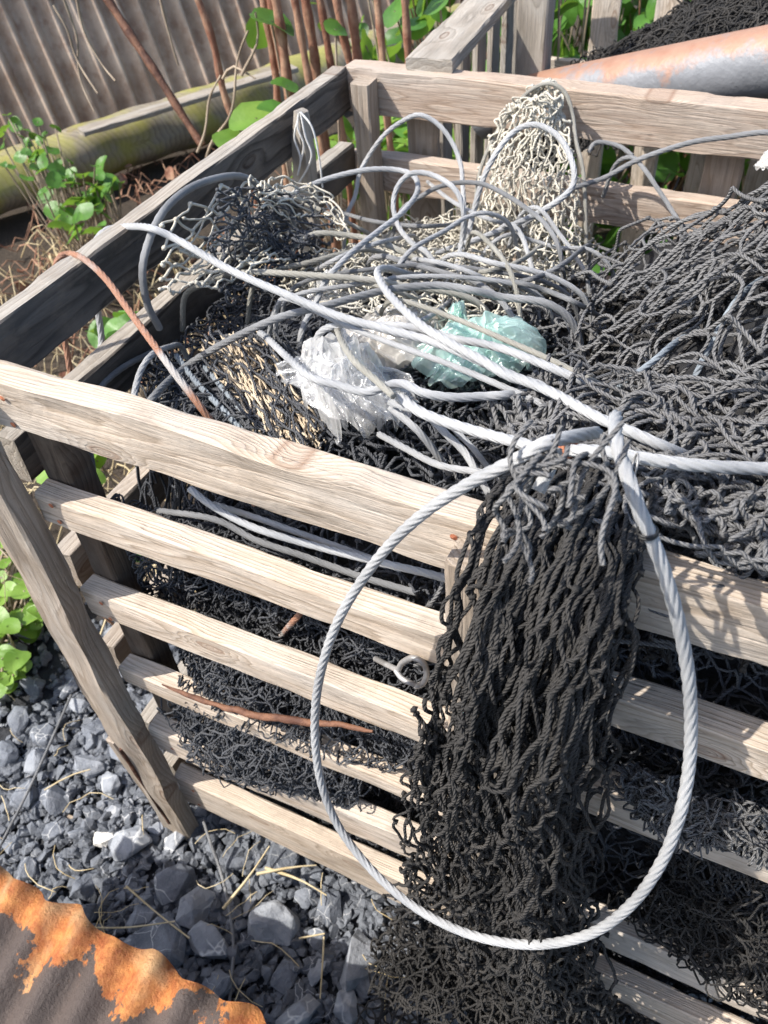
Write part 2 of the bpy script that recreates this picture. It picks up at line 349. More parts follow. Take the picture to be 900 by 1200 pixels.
# small chips: one mass nobody could count
def chips():
    Vs, Fs, n = [], [], 0; rg = np.random.default_rng(2)
    for k in range(12):
        N = 1900; x = rg.uniform(-1.5, 1.35, N); y = rg.uniform(-.75, .85, N); near = rg.random(N) < .6
        x[near] = rg.uniform(-.5, .6, near.sum()); y[near] = rg.uniform(-.7, .35, near.sum())
        keep = y < .55+.3*x+.9*(x > 0); x, y = x[keep], y[keep]; N = len(x)
        s = .0045+.0165*rg.random(N)**2.0; pos = np.stack([x, y, gz(x, y)+s*.5+rg.random(N)*.008], 1)
        V, F = inst(RT[k][0], RT[k][1], rmats(pos, s, 2.0, 50+k)); Vs.append(V); Fs.append(F+n); n += len(V)
    o = mk('slate_chippings', np.vstack(Vs), np.vstack(Fs), M_chip, smooth=False)
    tag(o, 'fine grey slate chippings between the larger rocks', 'gravel', kind='stuff')
chips()
def rock(px, py, size, mat=M_slate, k=0, rz=0, label=None, flat=1.0, group='grey slate rocks on the gravel', z=.02, xy=None, stretch=1.0):
    p = at(px, py, 'z', z) if xy is None else np.array([xy[0], xy[1], z])
    Vt, Ft = RT[k % 12]; bm = bmesh.new(); vs = [bm.verts.new(Vector(v)*1.0) for v in Vt*np.array([stretch, 1, flat])]
    for f in Ft: bm.faces.new([vs[i] for i in f])
    bmesh.ops.recalc_face_normals(bm, faces=bm.faces)
    bmesh.ops.dissolve_limit(bm, angle_limit=R_(9), verts=bm.verts, edges=bm.edges)
    bmesh.ops.bevel(bm, geom=list(bm.edges), offset=.045, segments=1, affect='EDGES', clamp_overlap=True)
    bmesh.ops.triangulate(bm, faces=bm.faces); bmesh.ops.subdivide_edges(bm, edges=bm.edges, cuts=1)
    co = np.array([v.co[:] for v in bm.verts]); d = sn(co, 7, 100+k+int(px))*.025+sn(co, 17, 200+k+int(py))*.014
    for v, dd in zip(bm.verts, d): v.co += Vector(dd); v.co *= size
    me = bpy.data.meshes.new('slate_rock'); bm.to_mesh(me); bm.free(); me.materials.append(mat)
    o = bpy.data.objects.new('slate_rock', me); COL.objects.link(o)
    o.location = (p[0], p[1], size*.38+.006+gz(p[0], p[1])); o.rotation_euler = (random.uniform(-.35, .35), random.uniform(-.35, .35), R_(rz))
    if not label:
        x, y = p[0], p[1]
        where = 'in front of the bottom slats' if x > .12 and y > -.22 else 'beside the rusty corrugated sheet' if y < -.17 else 'around the foot of the left corner batten' if x > -.2 else 'beside the green creeper' if x < -.55 else 'on the open gravel left of the crate'
        label = ('large ' if size > .03 else 'small ')+('pale' if mat is M_slate2 else 'dark')+' slate rock '+where; grp = 'slate rocks '+where
    else: grp = None
    return tag(o, label, 'rock', grp)
rock(321, 1080, .058, M_slate2, 3, 20, 'large slate block crossed by white veins, right of the hanging cord', stretch=1.0)
rock(206, 1035, .048, M_slate, 1, 60, 'angular dark slate block just left of the hanging cord')
rock(228, 1062, .05, M_slate2, 4, 100, 'upright pale-edged slate block left of the large veined rock')
rock(120, 981, .026, M_white, 2, 15, 'small white stone on the grey gravel', stretch=1.3)
rock(155, 990, .052, M_slate2, 6, 40, 'pale cracked slate rock right of the white stone')
rock(280, 998, .046, M_slate, 7, 80, 'dark slate rock under the bottom slat, right of the cord top')
rock(78, 955, .012, M_tanst, 5, 0, 'tiny tan pebble among slate left of the crate foot')
rock(293, 1122, .012, M_tanst, 8, 0, 'small tan pebble beside the lower end of the hanging cord')
rock(96, 1038, .042, M_slate, 9, 30, 'rounded dark slate rock above the orange rusty sheet')
rock(414, 1126, .058, M_slate2, 10, 75, 'broad slate rock left of the bottom of the black net', stretch=1.1)
rg = np.random.default_rng(8); placed = [(p.location.x, p.location.y, .04) for p in COL.objects if p.name.startswith('slate_rock')]
cands = [(19,845,.045),(63,935,.04),(28,930,.05),(40,890,.04),(30,740,.05),(105,890,.05),(130,915,.045),(95,865,.042),(62,972,.035),(90,975,.034),(98,1065,.038),(165,1075,.04),(245,1105,.05),(334,1142,.032),(370,1095,.035),(405,1180,.04),(350,1190,.05),(318,1015,.05),(205,985,.035),(179,962,.03),(330,1005,.05),(370,1020,.03),(75,1010,.03),(10,985,.03),(150,1120,.05),(190,1110,.06),(250,1160,.05),(180,1150,.05),(40,1060,.05),(60,1090,.06),(8,880,.045),(75,800,.05),(50,860,.04),(35,800,.05),(90,820,.04),(110,850,.04),(140,880,.035),(10,780,.06),(430,1150,.035),(385,1060,.035),(290,1060,.03),(440,1190,.03)]
i = 0
for (px, py, s) in cands:
    p = at(px, py, 'z', .02); rock(px, py, s*rg.uniform(.8, 1.05), M_slate2 if rg.random() < .3 else M_slate, i, rg.uniform(0, 360), stretch=rg.uniform(.9, 1.25)); placed.append((p[0], p[1], s*.8)); i += 1
for t in range(2500):
    if i > 240: break
    x, y = rg.uniform(-1.25, .62), rg.uniform(-.62, .42); s = rg.uniform(.016, .034)
    if y > .5+.3*x or any((x-a)**2+(y-b)**2 < (c+s)**2*.8 for a, b, c in placed): continue
    if -.02 < x < .7 and y > .05: continue
    placed.append((x, y, s)); rock(0, 0, s, M_slate2 if rg.random() < .25 else M_slate, i, rg.uniform(0, 360), xy=(x, y), stretch=rg.uniform(.85, 1.3)); i += 1

# ================================================================ BOARDS
def board(name, p0, p1, up, width, thick, mat, parent, rough=.0009, seed=0, mats=None, side_mat=None, sag=0.0, taper=None, chip=.0):
    """plank from p0 to p1 (centre line); up = direction of its width"""
    p0, p1 = np.array(p0, float), np.array(p1, float); L = np.linalg.norm(p1-p0); X = (p1-p0)/L
    up = np.array(up, float); Z = up-(up@X)*X; Z /= np.linalg.norm(Z); Y = np.cross(Z, X)
    n = max(4, int(L/.014)); xs = np.linspace(-L/2, L/2, n+1); b = .0028; w, t = width/2, thick/2
    def edge(a, bb, k): return [a+(bb-a)*q/k for q in range(k)]
    c = [(-t, -w+b), (-t, -w*.33), (-t, w*.33), (-t, w-b), (-t+b, w), (t-b, w), (t, w-b), (t, w*.33), (t, -w*.33), (t, -w+b), (t-b, -w), (-t+b, -w)]
    c = np.array(c); K = len(c); V = np.zeros((n+1, K, 3)); V[:, :, 0] = xs[:, None]; V[:, :, 1:] = c[None]
    V[:, :, 0] += sn(np.stack([c[:, 0]*60, c[:, 1]*60], -1), 1.5, seed+9, 1)[None, :, 0]*.002
    q = np.stack([np.broadcast_to(xs[:, None], (n+1, K)), np.broadcast_to(np.arange(K)*.7, (n+1, K))], -1)
    V[:, :, 1:] += sn(q, 30, seed, 2)*rough+sn(q[..., :1], 5, seed+1, 2)*rough*1.4
    crn = np.isin(np.arange(K), [3, 4, 5, 6, 9, 10, 11, 0]); V[:, crn, 1:] *= (1-np.clip(sn(q[:, crn], 70, seed+2, 1)-.2, 0, 1)*.05)
    V[:, :, 2] += sag*(1-(xs/(L/2))**2)[:, None]
    if taper is not None: V[:, :, 2] *= np.interp(np.linspace(0, 1, n+1), *taper)[:, None]
    i = np.arange(n)[:, None]*K; a = np.arange(K)[None]; bb = (a+1) % K
    F = np.stack([i+a, i+K+a, i+K+bb, i+bb], -1).reshape(-1, 4).tolist()
    F += [list(range(K)), [n*K+k for k in range(K)][::-1]]
    mid = None
    if side_mat is not None:
        mats = [mat, side_mat[1]]; ks = side_mat[0]; mid = [1 if (f[0] % K in ks and len(f) == 4) else 0 for f in F]
    o = mk(name, V.reshape(-1, 3), F, mat, None, smooth=False, mats=mats, midx=mid)
    me = o.data; bm = bmesh.new(); bm.from_mesh(me); bmesh.ops.recalc_face_normals(bm, faces=bm.faces); bm.to_mesh(me); bm.free()
    Mx = Matrix(((X[0], Y[0], Z[0], 0), (X[1], Y[1], Z[1], 0), (X[2], Y[2], Z[2], 0), (0, 0, 0, 1)))
    c0 = (p0+p1)/2; o.rotation_euler = Mx.to_euler(); o.location = c0
    if parent is not None: o.parent = parent; o.location = Vector(c0)-parent.location
    return o

T = .031; XR = 1.36; TOP = 1.12; YB = .959
crate = thing('wooden_crate', 'weathered slatted timber crate heaped with old fishing nets and wire rope', 'crate', (.66, .48, 0))
def slat(z0, z1, x0=0, x1=XR, y=T/2, **k):
    return board('slat', (x0, y, (z0+z1)/2), (x1, y, (z0+z1)/2), (0, 0, 1), z1-z0, T, k.pop('mat', M_wood), crate, **k)
o = slat(1.048, TOP, -.052, XR, seed=1, rough=.0016); o['label'] = 'thick top front slat with bleached upper edge and a knot'
slat(.892, .943, 0, seed=2); slat(.701, .7595, 0, seed=3)
o = slat(.522, .567, 0, .54, seed=4, taper=([0, .5, .75, 1], [1, .95, .75, .8])); o['label'] = 'short split slat with torn upper edge on the left half of the front'
slat(.322, .396, 0, seed=5); slat(.107, .213, 0, seed=6)
# outer battens, inner corner posts
def post(x, y, z0, z1, wx, wy, name='batten', mat=M_batten, seed=0, **k):
    return board(name, (x, y, z0), (x, y, z1), (1, 0, 0), wx, wy, mat, crate, seed=seed, **k)
o = post(-.031, -.019, .0, TOP-.005, .062, .035, seed=11, rough=.003); o['label'] = 'left front corner batten split and broken out near its foot'
post(.594, -.019, .0, 1.10, .066, .035, seed=12)
post(XR-.03, -.019, .0, 1.10, .062, .035, seed=13)
post(.016, .054, .0, 1.04, .042, .042, 'corner_post', M_postd, 14)
post(XR-.035, .0555, .0, 1.09, .05, .045, 'corner_post', M_woodb, 15)
post(.0, YB-.022, .0, TOP-.012, .036, .04, 'corner_post', M_batten, 16)
post(XR-.035, YB-.022, .0, TOP-.012, .05, .04, 'corner_post', M_batten, 17)
# broken-out splinter on the foot of the left batten
board('splinter', (-.082, -.02, .33), (-.055, -.02, .13), (1, 0, 0), .024, .022, M_batten, crate, seed=18)
board('splinter', (-.05, -.037, .34), (-.03, -.034, .06), (1, 0, 0), .006, .008, M_bark, crate, seed=19)
# back boards
def bslat(z0, z1, seed, sag=0, mat=M_woodb, w=T): return board('slat', (-.05, YB+w/2, (z0+z1)/2), (XR, YB+w/2, (z0+z1)/2), (0, 0, 1), z1-z0, w, mat, crate, seed=seed, sag=sag)
o = bslat(1.042, TOP, 21, w=.045); o['label'] = 'top board of the crate back with a dark knot'
bslat(.90, .968, 22); bslat(.72, .79, 23); bslat(.52, .59, 24); bslat(.32, .39, 25); bslat(.1, .2, 26)
for x, s in ((.075, 31), (.245, 32), (.62, 33), (.82, 34), (1.1, 35)):
    board('batten', (x, YB+T+.028, 0), (x, YB+T+.028, 1.08), (1, 0, 0), .062, .02, M_batten, crate, seed=s)
# left side boards
def sslat(z0, z1, seed, y0=.0, y1=YB, sm=None, bow=0.0, mat=M_grey, x=-.0437-T/2):
    return board('slat', (x, y0, (z0+z1)/2), (x, y1, (z0+z1)/2), (0, 0, 1), z1-z0, T, mat, crate, seed=seed, side_mat=sm)
o = sslat(1.045, TOP, 41, y0=.034, sm=((7, 8, 6, 9, 0, 1, 2, 3), M_woodd)); o['label'] = 'side board with a stained, shade-darkened inner face and pale top edge'
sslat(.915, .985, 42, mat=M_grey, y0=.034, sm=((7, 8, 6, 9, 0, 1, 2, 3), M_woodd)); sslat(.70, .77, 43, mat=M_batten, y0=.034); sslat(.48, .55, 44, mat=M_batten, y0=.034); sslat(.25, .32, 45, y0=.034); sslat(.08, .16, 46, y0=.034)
for z0, z1, s in ((1.045, TOP, 47), (.892, .943, 48), (.701, .76, 49), (.5, .56, 50), (.34, .38, 51), (.1, .2, 52)):
    board('slat', (XR+T/2+.002, 0, (z0+z1)/2), (XR+T/2+.002, YB, (z0+z1)/2), (0, 0, 1), z1-z0, T, M_wood, crate, seed=s)
# nail heads on the front boards
nv, nf = [], []
tm = np.array([[math.cos(a)*.0038, 0, math.sin(a)*.0038] for a in np.linspace(0, 6.283, 9)[:8]]+[[0, -.0012, 0]])
tf = np.array([[i, (i+1) % 8, 8] for i in range(8)])
pp = []
for z in (1.10, 1.065, .93, .905, .745, .715, .37, .35, .19, .13):
    for x in (.035, .56, .63, 1.33): pp.append((x+random.uniform(-.006, .006), -.0022, z+random.uniform(-.004, .004)))
V, F = inst(tm, tf, np.array([np.hstack([np.eye(3), np.array(p).reshape(3, 1)]) for p in pp]))
no = mk('nail_heads', V, F, M_tie, crate, smooth=False)

# split red-brown bark strip along the short slat
S = catmull(path('190,803,y-.012 240,822 300,838 360,846 400,850 437,855'), .006); n = len(S)
rr = np.interp(np.linspace(0, 1, n), [0, .1, .5, .9, 1], [.001, .0035, .0055, .004, .0015])
V, F, U = tubes(S, rr[None], 8); V = V+sn(V, 160, 5)*.0012
tag(mk('bark_strip', V, F, M_bark, uv=U), 'red-brown strip of split bark lying along the front slat', 'bark strip')

# ================================================================ NET MACHINERY
def H(x, y):
    x = np.asarray(x, float); y = np.asarray(y, float)
    p = np.stack([x, y], -1)
    s = lambda a, b, v: (lambda t: t*t*(3-2*t))(np.clip((v-a)/(b-a), 0, 1))
    h = .925+.065*s(.0, .28, x)-.14*s(.48, .8, y)*(1-s(.42, .6, x))
    h -= .42*(1-s(.02, .15, x))*(1-s(.08, .24, y))
    h -= .13*(1-s(.02, .17, y))*(1-s(.56, .66, x))
    d = np.sqrt(((x-1.0)/.54)**2+((y-.42)/.52)**2); h = h+.285*(1-s(.22, 1.0, d))
    h += .03*s(.60, .74, x)*(1-s(.0, .25, y))
    return h+sn(p, 16, 77, 1)[..., 0]*.012
def lattice(nu, nv):
    j, i = np.meshgrid(np.arange(nv+1), np.arange(nu), indexing='ij')
    U = (i+.5*(j % 2))/nu; W = j/nv
    idx = (j*nu+i); e = []
    for jj in range(nv):
        for ii in range(nu):
            a = jj*nu+ii
            if jj % 2 == 0: t = [(jj+1)*nu+ii, (jj+1)*nu+ii-1 if ii > 0 else -1]
            else: t = [(jj+1)*nu+ii, (jj+1)*nu+ii+1 if ii < nu-1 else -1]
            for q in t:
                if q >= 0: e.append((a, q))
    return U.ravel(), W.ravel(), np.array(e)
def net_mesh(P, E, r, slack, seed, M=6, K=5, knot=1.5, keep=None, jit=0.0, rvar=.12):
    rg = np.random.default_rng(seed)
    if jit: P = P+rg.normal(size=P.shape)*jit
    if keep is not None: E = E[keep[E].all(1)]
    A, B = P[E[:, 0]], P[E[:, 1]]; L = np.linalg.norm(B-A, axis=1); ok = (L < .2) & (L > 1e-4); A, B, L, E = A[ok], B[ok], L[ok], E[ok]
    t = np.linspace(0, 1, M)[None, :, None]
    d1 = rg.normal(size=(len(E), 1, 3)); d2 = rg.normal(size=(len(E), 1, 3)); d3 = rg.normal(size=(len(E), 1, 3))
    S = A[:, None]*(1-t)+B[:, None]*t+slack*(d1*np.sin(math.pi*t)+.55*d2*np.sin(2*math.pi*t)+.25*d3*np.sin(3*math.pi*t))
    parts = [tubes(S, r*(1+rvar*rg.normal(size=(len(E), 1)).clip(-1.5, 1.5)), K)]
    if knot: parts.append(blobs(P[np.unique(E)], r*knot*1.25, seed))
    return merge(parts)
def pile(cx, cy, w, h, rot, cell, r, slack, seed, warp=(.05, .02), zoff=0.0, zj=.012, keepf=None, Hf=H, asp=1.0, M=6, comp=1.0):
    nu = max(4, int(w/(cell*1.1*asp)/comp)); nv = max(4, int(h/(cell*.62)/comp)); U, W, E = lattice(nu, nv)
    a = (U-.5)*w; b = (W-.5)*h; q = np.stack([a, b], -1)
    wr = sn(q, 11, seed, 2)*warp[0]+sn(q, 34, seed+1, 2)*warp[1]; a = a+wr[:, 0]; b = b+wr[:, 1]
    c, s = math.cos(rot), math.sin(rot); x = cx+a*c-b*s; y = cy+a*s+b*c
    z = Hf(x, y)+zoff+sn(q, 26, seed+2, 1)[:, 0]*zj
    P = np.stack([x, y, z], -1); k = None if keepf is None else keepf(P)
    return net_mesh(P, E, r, slack, seed, keep=k, M=M)
def between(Lc, Rc, nu, nv, r, slack, seed, bulge=(0, 0, 0), warp=.01, M=6, K=5, knot=1.5, gather=None):
    Lc = catmull(Lc, .01); Rc = catmull(Rc, .01); U, W, E = lattice(nu, nv)
    f = lambda C, t: np.stack([np.interp(t*(len(C)-1), np.arange(len(C)), C[:, k]) for k in range(3)], 1)
    A, B = f(Lc, W), f(Rc, W); u = U[:, None]
    if gather: u = u+gather*np.sin(u*math.pi*6)/20
    P = A*(1-u)+B*u+np.array(bulge)*(np.sin(np.clip(u, 0, 1)*math.pi))
    P = P+sn(P, 60, seed)*warp
    return net_mesh(P, E, r, slack, seed, M=M, K=K, knot=knot)
def netobj(name, parts, mat, label, cat='fishing net', parent=None):
    V, F, U = merge(parts)
    o = mk(name, V, F, mat, parent, uv=U)
    if label and parent is None: tag(o, label, cat)
    return o
def curls(n, region, Hf, r, L, seed, M=14, zoff=.0, curl=.35):
    """loose twine ends wandering over a surface"""
    rg = np.random.default_rng(seed); x0, x1, y0, y1 = region; P = np.zeros((n, M, 3))
    p = np.stack([rg.uniform(x0, x1, n), rg.uniform(y0, y1, n)], 1); a = rg.uniform(0, 6.28, n); da = rg.normal(size=n)*curl
    for k in range(M):
        P[:, k, :2] = p; P[:, k, 2] = Hf(p[:, 0], p[:, 1])+zoff+.008*np.sin(k*.9+a*3)
        da = da*.8+rg.normal(size=n)*curl*.6; a = a+da; p = p+np.stack([np.cos(a), np.sin(a)], 1)*L/M
        p[:, 0] = np.clip(p[:, 0], x0, x1); p[:, 1] = np.clip(p[:, 1], y0, y1)
    P += rg.normal(size=P.shape)*.0003
    return tubes(P, r, 5)

def vcurls(n, x0, x1, z0, z1, y, r, L, seed, amp=.012, curl=.30, M=30):
    V, F, U = curls(n, (x0, x1, z0, z1), lambda a, b: sn(np.stack([a, b], -1), 15, seed, 1)[..., 0]*amp, r, L, seed, M=M, curl=curl)
    return np.stack([V[:, 0], y-V[:, 2], V[:, 1]], 1), F, U
def bundle(A, B, n, r, wob, seed, M=24, spread=.004):
    rg = np.random.default_rng(seed); A = catmull(A, .005); B = catmull(B, .005); f = lambda C, t: np.stack([np.interp(t*(len(C)-1), np.arange(len(C)), C[:, k]) for k in range(3)], 1)
    u = rg.random(n); a = f(A, u); b = f(B, np.clip(u+rg.normal(size=n)*.08, 0, 1)); t = np.linspace(0, 1, M)[None, :, None]
    P = a[:, None]*(1-t)+b[:, None]*t+rg.normal(size=(n, 1, 3))*spread
    P = P+sn(P+rg.normal(size=(n, 1, 3))*.4, 55, seed)*wob+sn(P+rg.normal(size=(n, 1, 3))*.4, 160, seed+1)*wob*.35
    return tubes(P, r, 5)
# ---- solid dark core added inside the nets to block light between the slats
def core():
    nx, ny, nz = 90, 60, 60
    x0, x1, y0, y1, z0 = .10, 1.30, .105, .90, .06
    xs = np.linspace(x0, x1, nx); ys = np.linspace(y0, y1, ny)
    X, Y = np.meshgrid(xs, ys); Zt = H(X, Y)-.065; top = np.stack([X, Y, Zt], -1)
    Vs = [top.reshape(-1, 3)]; i = np.arange(ny-1)[:, None]*nx+np.arange(nx-1)[None]
    Fs = [np.stack([i, i+1, i+nx+1, i+nx], -1).reshape(-1, 4)]; n = nx*ny
    rim = [top[0, :], top[:, -1], top[-1, ::-1], top[::-1, 0]]
    for R0 in rim:
        m = len(R0); t = np.linspace(0, 1, nz)[:, None, None]; bot = R0.copy(); bot[:, 2] = z0
        G = R0[None]*(1-t)+bot[None]*t; G = G+sn(G, 28, 5)*.016*np.clip(t*6, 0, 1)
        Vs.append(G.reshape(-1, 3)); k = np.arange(nz-1)[:, None]*m+np.arange(m-1)[None]
        Fs.append(np.stack([k, k+m, k+m+1, k+1], -1).reshape(-1, 4)+n); n += nz*m
    return np.vstack(Vs), np.vstack(Fs)
V, F = core()
mass = thing('fishing_net', 'tangled fine black netting filling the crate behind the front slats', 'fishing net', (.6, .4, 0))
mk('filler_core', V, F, M_core, mass)
# nets bulging against / through the slats (vertical sheets)
def slatnet(x0, x1, z0, z1, y, cell, r, slack, seed, amp=.02, keepf=None):
    nu = int((x1-x0)/(cell*1.0)); nv = int((z1-z0)/(cell*.6)); U, W, E = lattice(nu, nv)
    q = np.stack([U*(x1-x0), W*(z1-z0)], -1); wr = sn(q, 13, seed, 3)
    P = np.stack([x0+q[:, 0]+wr[:, 0]*.035, np.full(len(U), y)+wr[:, 2]*amp+sn(q, 40, seed+3, 1)[:, 0]*amp*.5, z0+q[:, 1]+wr[:, 1]*.035], -1)
    return net_mesh(P, E, r, slack, seed, M=7, keep=None if keepf is None else keepf(P))
netobj('netting', [slatnet(.10, .60, .12, .86, .088, .042, .0015, .008, 301, .02), slatnet(.08, .60, .14, .84, .076, .046, .0015, .009, 302, .016),
                   slatnet(.62, 1.3, .12, 1.0, .084, .046, .0017, .009, 303, .02), slatnet(.62, 1.3, .12, 1.0, .072, .05, .0017, .010, 304, .02),
                   slatnet(.16, .60, .80, .98, .085, .036, .0017, .008, 305, .012), slatnet(.03, .16, .12, .80, .20, .036, .0016, .009, 306, .03),
                   vcurls(420, .06, .60, .14, .90, .068, .0014, .20, 307), vcurls(320, .64, 1.2, .14, 1.0, .066, .0016, .24, 308)], M_ropem, None, parent=mass)
# bulge spilling out through the lower gaps on the left
def bulge(cx, cz, w, h, depth, seed, r=.0014, cell=.036, layers=3, slack=.007, y0=.05):
    ps = []
    for q in range(layers):
        nu = int(w/cell); nv = int(h/(cell*.6)); U, W, E = lattice(nu, nv); a = (U-.5)*2; b = (W-.5)*2
        d = np.clip(1-(a**2+b**2), 0, 1); k = (a**2+b**2) < 1
        g = np.stack([a, b], -1); wr = sn(g, 5, seed+q, 3)
        P = np.stack([cx+a*w/2+wr[:, 0]*.018, y0-depth*np.sqrt(d)+wr[:, 2]*.006+q*.006, cz+b*h/2+wr[:, 1]*.016-d*.01], -1)
        ps.append(net_mesh(P, E, r, slack, seed+q, M=7, keep=k))
    return ps
netobj('fishing_net', bulge(.22, .452, .38, .165, .075, 310)+bulge(.15, .41, .24, .13, .075, 320)+bulge(.33, .62, .40, .15, .05, 330, layers=2)
       +[vcurls(90, .06, .40, .40, .52, .02, .0013, .13, 311, .01), vcurls(90, .14, .52, .58, .69, .025, .0013, .13, 312, .01), vcurls(40, .12, .36, .40, .62, .004, .0013, .10, 313, .006)], M_ropem,
       'fine charcoal netting bulging out between the lower front slats on the left')
netobj('fishing_net', bulge(.98, .62, .40, .16, .06, 340, layers=2)+bulge(1.0, .455, .46, .165, .075, 345)+bulge(.80, .28, .26, .06, .055, 350, layers=2)+[vcurls(110, .82, 1.2, .41, .54, .02, .0015, .20, 351, .012, .35)], M_rope,
       'black netting sagging out between the lower front slats on the right')
netobj('fishing_net', [between(path('735,905,y-.012 800,925 870,950'), path('755,950,y-.016 820,972 890,985'), 10, 30, .0014, .008, 360, warp=.008),
                       between(path('770,930,y-.022 830,950 900,960'), path('790,975,y-.02 850,985 905,1000'), 7, 22, .0014, .010, 361, warp=.008)], M_ropeg,
       'frayed grey netting snagged over the third right-hand slat')

# ---- nets on top, interior left: black fine mesh
kl = lambda P: (P[:, 0] > -.03) & (P[:, 1] > .045) & (P[:, 1] < .94)
inner = thing('fishing_net', 'fine black net bunched beside the dark side board, under the crossing wires', 'fishing net', (.15, .35, .8))
netobj('netting', [pile(.15, .34, .42, .54, .5, .032, .0017, .007, 400, (.03, .022), -.02, .012, kl, M=7), pile(.15, .36, .42, .50, -.3, .044, .0016, .007, 401, (.03, .024), .0, .012, kl, M=9),
                   pile(.15, .34, .42, .5, .9, .034, .0017, .007, 402, (.03, .022), .015, .014, kl, M=7), curls(420, (-.02, .34, .16, .55), H, .0016, .17, 403, M=18, zoff=.018, curl=.45)], M_ropem, None, parent=inner)
netobj('fishing_net', [pile(.36, .25, .42, .34, .2, .028, .0019, .012, 410, (.03, .012), .0, .01, kl), pile(.40, .2, .44, .3, 1.0, .026, .0019, .012, 411, (.03, .012), .012, .01, kl)], M_ropem,
       'dark net lying under the clear plastic bag and knotted wires')
# ---- tan stretched net
netobj('fishing_net', [bundle(path('238,412,z1.0 270,398,z1.01 318,402,z1.015'), path('325,512,z1.0 352,528,z1.0 378,512,z1.01'), 85, .0013, .006, 420), bundle(path('250,430,z.995 285,405,z1.0'), path('300,500,z.99 350,525,z1.0'), 50, .0013, .007, 421)], M_tan,
       'tan net stretched in parallel folds behind the front board')
netobj('fishing_net', [bundle(path('225,430,z1.0 265,395,z1.015 345,400,z1.03'), path('320,510,z1.01 350,522,z1.01 395,500,z1.02'), 34, .0016, .012, 424), curls(60, (.1, .36, .1, .3), lambda x, y: 1.0+0*x, .0016, .16, 425, zoff=.0)], M_ropem, 'stray black strands crossing over the tan net')
# ---- beige pile at the back
kb = lambda P: (P[:, 1] < .93) & (P[:, 0] > .02) & (P[:, 0] < .47) & (P[:, 1] > .34) & (P[:, 0]*.9+P[:, 1] > .55)
netobj('fishing_net', [pile(.26, .63, .62, .62, .35, .026, .00135, .006, 430, (.03, .02), .03, .012, kb), pile(.24, .68, .56, .54, -.5, .026, .00135, .006, 431, (.025, .02), .045, .012, kb),
                       pile(.26, .62, .60, .60, 1.1, .034, .00135, .007, 432, (.03, .02), .055, .014, kb), pile(.22, .74, .5, .4, .1, .028, .00135, .007, 433, (.02, .02), .065, .014, kb)], M_beige,
       'pale beige net heaped along the back of the crate')
# ---- beige net hung from a rope hoop leaning on the back board
hoop = thing('fishing_net', 'beige net laced to a rope hoop propped against the back board', 'fishing net', tuple(at(630, 280, 'y', .84)-np.array([0, 0, .05])))
rim = path('560,285,y.80 558,230,y.84 566,190,y.87 587,147,y.90 610,117,y.915 628,102,y.92 647,98,y.92 663,110,y.915 671,135,y.90 675,165,y.88 684,207,y.85 687,285,y.80')
V, F, U = tubes(catmull(rim, .004), .0034, 10, 3, .15, .03); mk('hoop_rope', V, F, M_wirey, hoop, uv=U)
Lc = rim[:6][::-1]; Rc = rim[6:]
netobj('netting', [between(Lc, Rc, 13, 11, .0017, .0045, 440, (0, .02, -.0), .006, M=9), between(Lc*1.0+np.array([0, -.015, 0]), Rc+np.array([0, -.015, 0]), 14, 10, .0016, .005, 441, (0, -.02, 0), .008, M=9)], M_beige, None, parent=hoop)
# ---- hoop net at left: pale mesh hung from a grey rope arch
arch = thing('fishing_net', 'pale open mesh hung from a grey rope arch beside the left side board', 'fishing net', tuple(at(250, 380, 'x', .02)))
ar = path('187,385,x.012 173,357 167,320 173,287 190,250 217,224 250,210 283,207 310,223,x.03 335,247,x.05 350,280,x.07')
V, F, U = tubes(catmull(ar, .004), .0052, 14, 3, .12, .04); mk('arch_rope', V, F, M_wired, arch, uv=U)
t1 = path('186,262,x.02 197,244 238,235 276,210 302,222 332,245,x.05'); t2 = path('186,345,x.05 205,350,x.06 228,345,x.08 255,330,x.10 285,322,x.11 305,305,x.12')
netobj('netting', [between(t1, t2, 5, 8, .0019, .0025, 450, (0, 0, -.02), .003, M=7), between(t1+np.array([.01, .03, -.01]), t2+np.array([.03, .03, -.0]), 4, 6, .0016, .005, 451, (0, 0, -.03), .006)], M_beige, None, parent=arch)
netobj('dark_netting', [between(t1+np.array([.03, .06, -.05]), t2+np.array([.03, .06, -.02]), 8, 10, .0016, .006, 452, (0, .03, -.03), .010, M=9),
                        between(path('250,222,x.06 300,222 350,230 390,250,x.12'), path('260,300,x.1 290,300 320,300 360,290,x.16'), 7, 8, .0016, .007, 454, (0, 0, .0), .010, M=9)], M_ropem, None, parent=arch)
netobj('side_netting', [between(path('300,212,x.06 340,205 375,225,x.10 400,255,x.14'), path('310,250,x.09 340,262 380,280 410,290,x.18'), 5, 6, .0014, .005, 456, (0, 0, .01), .006, M=9)], M_beige, None, parent=arch)
# ---- charcoal heap on the right
kh = lambda P: (P[:, 0] < 1.34) & (P[:, 1] < .80) & (P[:, 0] > .44) & (P[:, 1] > .015)
heap = thing('fishing_net', 'big mound of coarse charcoal net rising over the right of the crate', 'fishing net', (.95, .42, 1.0))
def Hh(x, y): return H(x, y)
ps = []
for q, (cell, wz, zo) in enumerate([(.060, .016, -.018), (.078, .018, .010), (.090, .018, .028)]):
    thin = (lambda sd: (lambda P: kh(P) & (sn(P, 9, sd, 1)[:, 0] < .8)))(900+q)
    ps.append(pile(.92, .42, .96, .95, .3+q*.65, cell, .0021, .009+.002*q, 460+q, (.045, .024), zo, wz, thin if q > 0 else kh, M=13, comp=(.80, .72, .80)[q]))
ps.append(curls(80, (.55, 1.2, .06, .75), H, .0021, .34, 465, M=26, zoff=.034, curl=.28))
netobj('netting', ps, M_ropeg, None, parent=heap)
